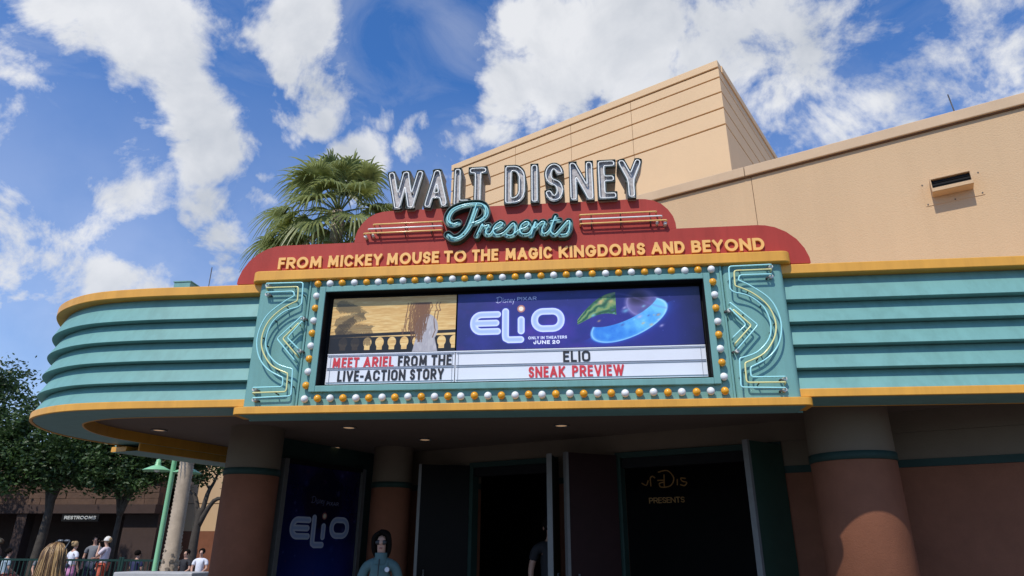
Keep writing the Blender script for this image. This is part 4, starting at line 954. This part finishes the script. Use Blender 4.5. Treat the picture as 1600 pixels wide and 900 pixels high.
# ---- palms
def palm(lab,base,lean,r0,r1,nf,PL_,BL_,seed,extra=(),boots=True,minel=-55):
    t=empty('fan_palm',lab,'palm tree',base,group='fan palms behind the canopy'); rnd=random.Random(seed); top=Vector(lean); Hh=top.z
    mb=MB(); n=int(Hh/.075); path=[];rad=[]
    for i in range(n+1):
        s=i/n; c=Vector((top.x*s*s,top.y*s*s,Hh*s)); r=r0+(r1-r0)*s+(.10*math.exp(-Hh*s/.5))
        path+= [c,c+Vector((0,0,.05))]; rad+=[r,r*1.11]
    mb.tube(path,rad,20); mb.build('trunk',M['palmtrunk'],t)
    if boots:
        V=MB()
        for k in range(260):
            z=rnd.uniform(.02,1.55)*rnd.uniform(.6,1); a=rnd.random()*6.283; r=r0+.10*math.exp(-z/.5)+.0; c=Vector((math.cos(a)*r,math.sin(a)*r,z)); o=Vector((math.cos(a),math.sin(a),0)); tn=Vector((-o.y,o.x,0)); w_=rnd.uniform(.03,.05); h_=rnd.uniform(.03,.06)
            b=[c-tn*w_-o*.03,c+tn*w_-o*.03,c+tn*w_*.7+o*rnd.uniform(.015,.045)+Vector((0,0,h_)),c-tn*w_*.7+o*rnd.uniform(.015,.045)+Vector((0,0,h_)),c+o*.01+Vector((0,0,-.04))]
            V.add(b,[(0,1,2,3),(4,1,0),(4,2,1),(4,0,3),(4,3,2)])
        o=V.build('leaf_boots',M['palmtrunk'],t); o['kind']='stuff'
    dirs=[]
    for i in range(nf):
        s=(i+.5)/nf; e=R(84-(84-minel)*s**1.15+rnd.uniform(-8,8)); dirs.append((i*2.39996+rnd.uniform(-.2,.2),e,PL_*rnd.uniform(.85,1.12),BL_*rnd.uniform(.85,1.1)))
    dirs+=list(extra)
    for az_,e,pl_,bl_ in dirs:
        mb=MB(); d=Vector((math.cos(az_)*math.cos(e),math.sin(az_)*math.cos(e),math.sin(e))); 
        pth=[top+d*pl_*s+Vector((0,0,-.28*s*s*math.cos(e)*pl_)) for s in (0,.25,.5,.75,1)]
        mb.tube(pth,[.022,.017,.014,.012,.010],5)
        hub=pth[-1]; f=(pth[-1]-pth[-2]).normalized(); side=f.cross(Vector((0,0,1))).normalized() if abs(f.z)<.97 else Vector((-math.sin(az_),math.cos(az_),0)); nrm_=side.cross(f).normalized()
        roll=rnd.uniform(-.35,.35); side=(side*math.cos(roll)+nrm_*math.sin(roll)); nrm_=side.cross(f).normalized()
        nb=30
        for k in range(nb):
            a=R(-118+236*k/(nb-1)); u=(f*math.cos(a)+side*math.sin(a)); w0=nrm_.cross(u).normalized(); L_=bl_*(1-.28*abs(a/2.06)**2)*rnd.uniform(.92,1.05); g=rnd.uniform(.25,.85)
            vs=[]
            for s,wd in ((0,.004),(.3,.030),(.55,.030),(.75,.020),(.9,.011),(1,.002)):
                p=hub+u*L_*s*(1-.12*s)+nrm_*(.06*math.sin(s*2.5)*bl_)+Vector((0,0,-1))*g*L_*max(0,s-.35)**1.7*1.6
                vs+=[p-w0*wd-nrm_*wd*.5,p,p+w0*wd-nrm_*wd*.5]
            fs=[]
            for j in range(5): fs+=[(j*3,j*3+1,j*3+4,j*3+3),(j*3+1,j*3+2,j*3+5,j*3+4)]
            mb.add(vs,fs)
        dry=e<R(-42) and rnd.random()<.6
        mb.build('frond',M['frond_dry'] if dry else M['frond'],t)
    return t
palm('tall fan palm whose full crown rises behind the red board, left of the grey letters',(-5.92,8.0,0),(.0,0,9.25),.17,.14,46,1.16,1.0,11,extra=((PI+.15,R(-12),1.55,1.0),(PI-.35,R(-22),1.35,1.0),(PI+.5,R(-32),1.2,1.0),(.1,R(-20),1.1,1.0)),boots=False)
palm('nearer fan palm with a grey ringed trunk and rough base beside the green lamp post',(-8.62,7.8,0),(-.04,0,4.9),.145,.13,26,.68,.72,12,minel=-25)

# ---- lamp post
lpst=empty('street_lamp','mint green lamp post with two wide shallow shades, in front of the palm trunk','street lamp',(-9.7,9,0))
MB().lathe([(.10,0),(.10,.12),(.075,.2),(.058,.35),(.055,3.40),(.062,3.42),(.062,3.50),(.03,3.56),(.001,3.60)],n=20).build('pole',M['lamp_green'],lpst)
for sx_,zz_,nm in ((-.40,3.22,1),(.36,3.16,2)):
    a=MB().tube(cat_rom([(0,0,zz_+.30),(sx_*.5,0,zz_+.36),(sx_,0,zz_+.24)],5),.012,8).build('arm',M['lamp_green'],lpst)
    h_=MB().lathe([(.001,zz_+.24),(.05,zz_+.22),(.05,zz_+.17),(.065,zz_+.165),(.05,zz_+.13),(.07,zz_+.12),(.06,zz_+.09),(.13,zz_+.07),(.31,zz_-.02),(.315,zz_-.035),(.30,zz_-.03),(.12,zz_+.05),(.001,zz_+.06)],c=(sx_,0),n=28).build('shade',M['lamp_green'],lpst)
    MB().sphere((sx_,0,zz_+.0),.07,12,8).build('bulb',M['bulbw'],h_)

# ---- fence
pk=MB().box((-.009,-.009,.12),(.009,.009,1.16)).me(); pk.materials.append(M['fence'])
def fence(x0,x1,y,lab):
    t=empty('metal_fence',lab,'fence',((x0+x1)/2,y,0),group='green picket fence panels along the plaza'); n=int((x1-x0)/.115); w_=(x1-x0)/2
    for z0,z1 in ((.10,.14),(1.16,1.21)): o=MB().box((-w_+.03,-.02,z0),(w_-.03,.02,z1)).build('rail',M['fence'],t)
    for s in (-1,1): bevel(MB().box((s*w_-.03,-.03,0),(s*w_+.03,.03,1.26)).build('post',M['fence'],t),.006)
    for i in range(1,n): link('picket',pk,None,t,(-w_+(x1-x0)*i/n,0,0))
fence(-17.4,-15.4,11,'green metal picket fence panel at the far left'); fence(-15.33,-13.7,11,'green picket fence panel behind the long-haired woman'); fence(-13.63,-11.95,11,'green picket fence panel between the man in orange shorts and the lamp post'); fence(-11.88,-10.6,11,'green picket fence panel just left of the lamp post')
pw=empty('planter_wall','low planter wall with a pale grey stone cap at the foot of the lamp post','planter',(-8.3,7.1,0))
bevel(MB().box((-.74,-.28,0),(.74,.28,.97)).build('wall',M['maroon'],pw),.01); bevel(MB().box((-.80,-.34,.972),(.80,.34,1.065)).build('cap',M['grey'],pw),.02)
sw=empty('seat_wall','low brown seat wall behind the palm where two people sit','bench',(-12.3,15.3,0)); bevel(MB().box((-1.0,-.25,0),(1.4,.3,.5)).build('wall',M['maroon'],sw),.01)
sw2=empty('bench','long dark green bench at the left behind the fence','bench',(-17.9,14.0,0)); bevel(MB().box((-1.6,-.25,.42),(1.2,.25,.48)).build('seat',M['fence'],sw2),.005)
for x in (-1.5,-.2,1.1): MB().box((x-.03,-.2,0),(x+.03,.2,.418)).build('leg',M['fence'],sw2)

# ================================================================== people
SK=dict(skin=(.48,.27,.19),skin2=(.40,.22,.15))
M['skin']=mat('skin',(.50,.29,.21),.5,.06,20); 
def cm(name,c,rough=.8): 
    if name not in M: M[name]=mat(name,c,rough,.10,12,.15,60)
    return M[name]
def skin(name,nodes,edges,m,parent,sub=1,root=0):
    ks=list(nodes); me=bpy.data.meshes.new('mesh'); me.from_pydata([nodes[k][0] for k in ks],[(ks.index(a),ks.index(b)) for a,b in edges],[]); me.materials.append(m)
    o=bpy.data.objects.new(name,me); COL.objects.link(o); o.parent=parent
    md=o.modifiers.new('skin','SKIN'); md.use_smooth_shade=True
    sv=me.skin_vertices[0].data
    for i,k in enumerate(ks):
        r=nodes[k][1]; sv[i].radius=r if isinstance(r,tuple) else (r,r); sv[i].use_root=(i==root)
    sb=o.modifiers.new('subsurf','SUBSURF'); sb.levels=sub; sb.render_levels=sub
    return o
def person(lab,loc,rz,h,shirt,bottom,hair,pose='stand',el_=None,wr=None,long=False,cap=None,skirt=False,glasses=False,sleeve='short',shoes=(.3,.3,.3),hairtype='short',grp=None,skinm=None,fem=False,female=False,coat=None):
    t=empty('person',lab,'person',loc,rz,group=grp); k=h/1.75; t.scale=(k,k,k); sm_=skinm or M['skin']
    sw_=.155 if fem else .175
    el_=el_ or {-1:(-.24,.02,1.14),1:(.24,.02,1.14)}; wr=wr or {-1:(-.25,-.06,.90),1:(.25,-.06,.90)}
    n={'pelvis':((0,0,.93),.125),'waist':((0,0,1.08),.105),'chest':((0,.005,1.27),.125),'top':((0,.01,1.39),.080),'neck':((0,.008,1.475),.044),'jaw':((0,-.028,1.553),.052),'skull':((0,-.005,1.635),.082),'crown':((0,0,1.705),.055)}
    e=[('pelvis','waist'),('waist','chest'),('chest','top'),('top','neck'),('neck','jaw'),('jaw','skull'),('skull','crown')]
    n['nose']=((0,-.107,1.60),.012); e.append(('skull','nose'))
    if pose=='sit': dz=-.45
    else: dz=0
    for s in (-1,1):
        n['sh%d'%s]=((s*sw_,.01,1.375),.052); E_=el_[s]; W_=wr[s]
        n['el%d'%s]=(E_,.040); n['wr%d'%s]=(W_,.026)
        d=(Vector(W_)-Vector(E_)).normalized(); pm=Vector(W_)+d*.06; n['pm%d'%s]=(tuple(pm),(.036,.018))
        e+=[('top','sh%d'%s),('sh%d'%s,'el%d'%s),('el%d'%s,'wr%d'%s),('wr%d'%s,'pm%d'%s)]
        sd=d.cross(Vector((0,1,0))); sd=sd.normalized() if sd.length>.2 else Vector((1,0,0))
        for q,(off,ln) in enumerate(((-.027,.062),(-.009,.075),(.009,.070),(.027,.055))):
            a=pm+sd*off+d*.03; b=a+d*ln*.6; c=b+(d*.8+Vector((0,-.5,0))).normalized()*ln*.5
            n['f%d%d'%(s,q)]=(tuple(b),.009); n['g%d%d'%(s,q)]=(tuple(c),.007); e+=[('pm%d'%s,'f%d%d'%(s,q)),('f%d%d'%(s,q),'g%d%d'%(s,q))]
        th=pm-sd*.04*s*-1+Vector((0,-.02,0)); n['th%d'%s]=(tuple(th),.010); e.append(('wr%d'%s,'th%d'%s))
        if pose=='sit': kn=(s*.11,-.42,.90); an=(s*.10,-.40,.47); to=(s*.10,-.54,.43)
        else: kn=(s*.10,-.02,.50); an=(s*.10,.02,.09); to=(s*.11,-.13,.035)
        n['hip%d'%s]=((s*.09,0,.90),.085); n['kn%d'%s]=(kn,.058); n['an%d'%s]=(an,.036); n['to%d'%s]=(to,.035)
        e+=[('pelvis','hip%d'%s),('hip%d'%s,'kn%d'%s),('kn%d'%s,'an%d'%s),('an%d'%s,'to%d'%s)]
    body=skin('body',n,e,sm_,t,1)
    # shirt
    g=lambda p,r:(n[p][0],r)
    sn={'pelvis':((0,0,.92),.142),'waist':((0,0,1.08),.128),'chest':((0,.005,1.27),.140),'top':((0,.01,1.405),.094),'col':((0,.005,1.455),.060)}; se=[('pelvis','waist'),('waist','chest'),('chest','top'),('top','col')]
    for s in (-1,1):
        sn['sh%d'%s]=((s*sw_*1.04,.01,1.365),.066); E_=Vector(el_[s]); S_=Vector((s*sw_,.01,1.40))
        if sleeve=='long':
            sn['el%d'%s]=(tuple(E_),.053); sn['wr%d'%s]=(tuple(Vector(wr[s])),.040); se+=[('top','sh%d'%s),('sh%d'%s,'el%d'%s),('el%d'%s,'wr%d'%s)]
        else: sn['sl%d'%s]=(tuple(S_.lerp(E_,.68)),.060); se+=[('top','sh%d'%s),('sh%d'%s,'sl%d'%s)]
    skin('shirt',sn,se,shirt,t,2)
    if skirt: MB().lathe([(.135,.98),(.15,.90),(.185,.78),(.19,.66),(.17,.66)],n=20).build('skirt',bottom,t)
    else:
        bn={'pelvis':((0,0,.94),.135)}; be=[]
        for s in (-1,1):
            H_=Vector((s*.09,0,.90)); K_=Vector(n['kn%d'%s][0]); bn['hip%d'%s]=(tuple(H_),.098); bn['kn%d'%s]=(tuple(H_.lerp(K_,.88)),.088); be+=[('pelvis','hip%d'%s),('hip%d'%s,'kn%d'%s)]
        skin('shorts',bn,be,bottom,t,1)
    for s in (-1,1):
        a=Vector(n['an%d'%s][0]); b=Vector(n['to%d'%s][0]); skin('shoe',{'a':(tuple(a+Vector((0,.03,-.03))),.045),'b':(tuple(b),.046),'c':(tuple(b+(b-a)*.25),.036)},[('a','b'),('b','c')],cm('shoe_%d'%int(shoes[0]*10),shoes),t,1)
    # hair
    rnd=random.Random(int(loc[0]*100))
    if hair:
        mb=MB(); bm=bmesh.new(); bmesh.ops.create_icosphere(bm,subdivisions=3,radius=1)
        for v in bm.verts:
            c=v.co.copy(); d=noise.noise(c*3+Vector((rnd.random()*9,0,0)))*.07
            v.co=Vector((c.x*.098,c.y*.108+.018,c.z*.100+1.655))*1; v.co+=c*d*.12
            if c.y<-.45 and c.z<.55: v.co.y=-.045; 
            if c.z<-.5: v.co.z=max(v.co.z,1.585)
        me=bpy.data.meshes.new('mesh'); bm.to_mesh(me); bm.free(); me.polygons.foreach_set('use_smooth',[True]*len(me.polygons)); link('hair',me,hair,t)
        if hairtype=='bun': MB().sphere((0,.11,1.70),.05,12,8).build('hair_bun',hair,t)
    if glasses:
        gl=MB()
        for s in (-1,1): gl.sphere((s*.034,-.082,1.612),.031,12,8,(1,.35,.85))
        gl.tube([(-.012,-.088,1.618),(.012,-.088,1.618)],.004,6); gl.tube([(-.06,-.075,1.618),(-.085,.01,1.62)],.004,6).tube([(.06,-.075,1.618),(.085,.01,1.62)],.004,6)
        gl.build('sunglasses',M['ink'],t)
    else:
        for s in (-1,1): MB().sphere((s*.030,-.078,1.615),.010,8,6).build('eye',M['ink'],t)
    MB().sphere((0,-.080,1.552),.020,10,6,(1,.4,.3)).build('mouth',cm('lips',(.35,.11,.10),.5),t)
    for s in (-1,1): MB().sphere((s*.083,0,1.605),.022,8,6,(.4,.8,1.2)).build('ear',sm_,t)
    if cap:
        MB().lathe([(.001,1.775),(.055,1.762),(.095,1.715),(.112,1.665),(.114,1.640)],n=20).lathe([(.0,0),(.0,0)],n=3).build('cap',cap,t)
        MB().add([(-.075,-.06,1.645),(.075,-.06,1.645),(.065,-.16,1.628),(.03,-.195,1.622),(-.03,-.195,1.622),(-.065,-.16,1.628)],[(0,1,2,3,4,5)]).add([(-.075,-.06,1.651),(.075,-.06,1.651),(.065,-.16,1.634),(.03,-.195,1.628),(-.03,-.195,1.628),(-.065,-.16,1.634)],[(5,4,3,2,1,0)]).build('cap_brim',cap,t)
    return t
M['dark_hair']=mat('dark_hair',(.010,.008,.007),.9,.1,12,spec=.05); dkh=M['dark_hair']; brh=cm('brown_hair',(.11,.06,.03),.5); blh=cm('blond_hair',(.42,.28,.14),.5)
# near people
tw_=person('woman in a teal zip jacket and sunglasses standing in the shade before the doors',(-2.32,1.6,0),R(8),1.725,cm('teal_jacket',(.09,.16,.155)),cm('dark_trousers',(.03,.03,.035)),dkh,fem=True,glasses=True,sleeve='long',hairtype='bun')
mb=MB()
for s_ in (-1,1): mb.tube(cat_rom([(s_*.02,-.085,1.715),(s_*.075,-.062,1.68),(s_*.088,-.03,1.60),(s_*.082,.0,1.52),(s_*.06,.03,1.46)],5),[.018+.012*math.sin(PI*i/20) for i in range(21)],8)
mb.sphere((0,.05,1.56),.075,14,10,(1.05,.7,1.2)).build('side_hair',dkh,tw_)
MB().tube([(0,-.118,1.44),(0,-.150,1.27),(0,-.145,1.0)],.006,6).build('zip',M['clip'],tw_)
MB().tube([(.095,-.128,1.335),(.095,-.146,1.331)],.026,10).build('chest_badge',cm('badge_white',(.7,.72,.75)),tw_)
MB().lathe([(.105,1.385),(.080,1.43),(.068,1.465),(.072,1.495),(.066,1.505),(.056,1.49)],n=20).build('collar',cm('teal_jacket',(.16,.27,.26)),tw_)
lw=person('woman seen from behind with very long streaked hair, sunglasses pushed up on her head',(-4.56,-.5,0),R(178),1.56,cm('black_top',(.02,.02,.025)),cm('dark_trousers',(.03,.03,.035)),brh,fem=True)
rnd=random.Random(8); 
hm=bpy.data.materials.new('streaked_hair'); hm.use_nodes=True; t_=hm.node_tree; b_=t_.nodes['Principled BSDF']; b_.inputs['Roughness'].default_value=.42
oi=t_.nodes.new('ShaderNodeNewGeometry'); cr_=t_.nodes.new('ShaderNodeValToRGB'); t_.links.new(oi.outputs['Random Per Island'],cr_.inputs[0]); t_.links.new(cr_.outputs[0],b_.inputs['Base Color'])
cr_.color_ramp.elements[0].color=(.07,.035,.015,1); cr_.color_ramp.elements[1].color=(.55,.36,.15,1); e_=cr_.color_ramp.elements.new(.55); e_.color=(.20,.11,.045,1)
mb=MB()
for i in range(420):
    a=rnd.uniform(-1.75,1.75); lay=rnd.uniform(.92,1.06); top_a=rnd.uniform(0,.5)
    P=[]
    for z,wx,wy in ((1.752,.015,.01),(1.735,.055,.06),(1.68,.098,.105),(1.60,.110,.118),(1.50,.125,.125),(1.38,.165,.135),(1.24,.190,.150),(1.10,.200,.165),(.98,.195,.165)):
        P.append((math.sin(a)*wx*lay+rnd.gauss(0,.003),math.cos(a)*wy*lay+.015+rnd.gauss(0,.002),z+rnd.gauss(0,.004)))
    c=cat_rom(P,3); end=rnd.randint(len(c)-6,len(c)); c=c[:end]; mb.tube(c,[.0065*(1-.7*j/len(c)) for j in range(len(c))],4,cap=False)
mb.build('long_hair',hm,lw)
gl=MB()
for s in (-1,1): gl.sphere((s*.036,-.055,1.775),.030,12,8,(1,.7,.4))
gl.tube([(-.07,-.05,1.77),(-.10,.03,1.70)],.005,6).tube([(.07,-.05,1.77),(.10,.03,1.70)],.005,6); gl.build('sunglasses',cm('grey_lens',(.12,.13,.14),.2),lw)
person('tall man in black standing just inside the doorway, half hidden by the green door',(-.53,3.45,0),R(15),1.95,cm('black_top',(.02,.02,.025)),cm('dark_trousers',(.03,.03,.035)),dkh,skinm=None)
# people in the plaza at left
person('man in white cap, pale pink shirt and orange shorts, hand raised to his chin',(-15.30,15,0),R(-82),1.79,cm('pale_pink_shirt',(.72,.62,.66)),cm('orange_shorts',(.62,.13,.07)),blh,cap=cm('white_cap',(.72,.70,.66)),el_={-1:(-.20,-.14,1.16),1:(.20,-.14,1.16)},wr={-1:(-.06,-.26,1.14),1:(.07,-.19,1.42)},shoes=(.6,.6,.6))
wk=person('woman seen from behind in white T-shirt and pink skirt with a navy waist bag',(-16.22,14.8,0),R(165),1.66,cm('white_tshirt',(.74,.76,.84)),cm('pink_skirt',(.62,.26,.45)),blh,skirt=True,fem=True,hairtype='bun')
MB().sphere((0,.15,1.0),.11,12,8,(1,.5,.55)).build('waist_bag',cm('navy_bag',(.025,.03,.09)),wk)
person('dark-haired man in grey T-shirt beside the woman in white',(-15.93,15.3,0),R(20),1.84,cm('grey_tshirt',(.17,.18,.20)),cm('navy_shorts',(.03,.04,.08)),dkh,wr={-1:(-.20,-.12,.92),1:(.22,-.10,.92)})
def seat(lab,x,y,top,rz,sh,bo,ha,**k):   # seated: seat surface .45 m below pelvis of the standing figure
    h=k.pop('h',1.7); s=h/1.75; z=top-1.745*s
    return person(lab,(x,y,z),rz,h,sh,bo,ha,pose='sit',el_={-1:(-.23,-.03,1.15),1:(.23,-.03,1.15)},wr={-1:(-.14,-.25,1.02),1:(.14,-.25,1.02)},**k)
seat('person in black T-shirt sitting on the wall right of the palm trunk',-12.62,15.1,1.43,R(-10),cm('black_top',(.02,.02,.025)),cm('pale_jeans',(.45,.55,.65)),dkh)
seat('person in white T-shirt sitting at the right end of the wall by the column',-12.12,15.1,1.46,R(12),cm('white_tshirt',(.74,.76,.84)),cm('dark_trousers',(.03,.03,.035)),dkh)
seat('person in dark clothes sitting behind the fence right of the man in orange shorts',-14.45,15.4,1.40,R(170),cm('navy_bag',(.025,.03,.09)),cm('dark_trousers',(.03,.03,.035)),dkh)
seat('person in yellow and red top sitting at the far left behind the fence',-18.60,14.0,1.40,R(-40),cm('yellow_top',(.62,.50,.18)),cm('maroon_shorts',(.12,.03,.05)),brh,h=1.6)
seat('person in pale blue shirt sitting left of the oak trunk',-17.75,14.0,1.44,R(150),cm('pale_blue_shirt',(.36,.46,.52)),cm('red_shorts',(.4,.10,.08)),dkh)
seat('person in grey sitting between the oak trunk and the long-haired woman',-17.05,14.6,1.42,R(30),cm('grey_tshirt',(.17,.18,.20)),cm('pale_jeans',(.45,.55,.65)),brh)
person('person in khaki cap and white face mask at the left edge of the picture',(-18.7,14.6,0),R(-60),1.72,cm('brown_shirt',(.12,.08,.07)),cm('green_trousers',(.05,.08,.05)),brh,cap=cm('khaki_cap',(.20,.16,.10)))
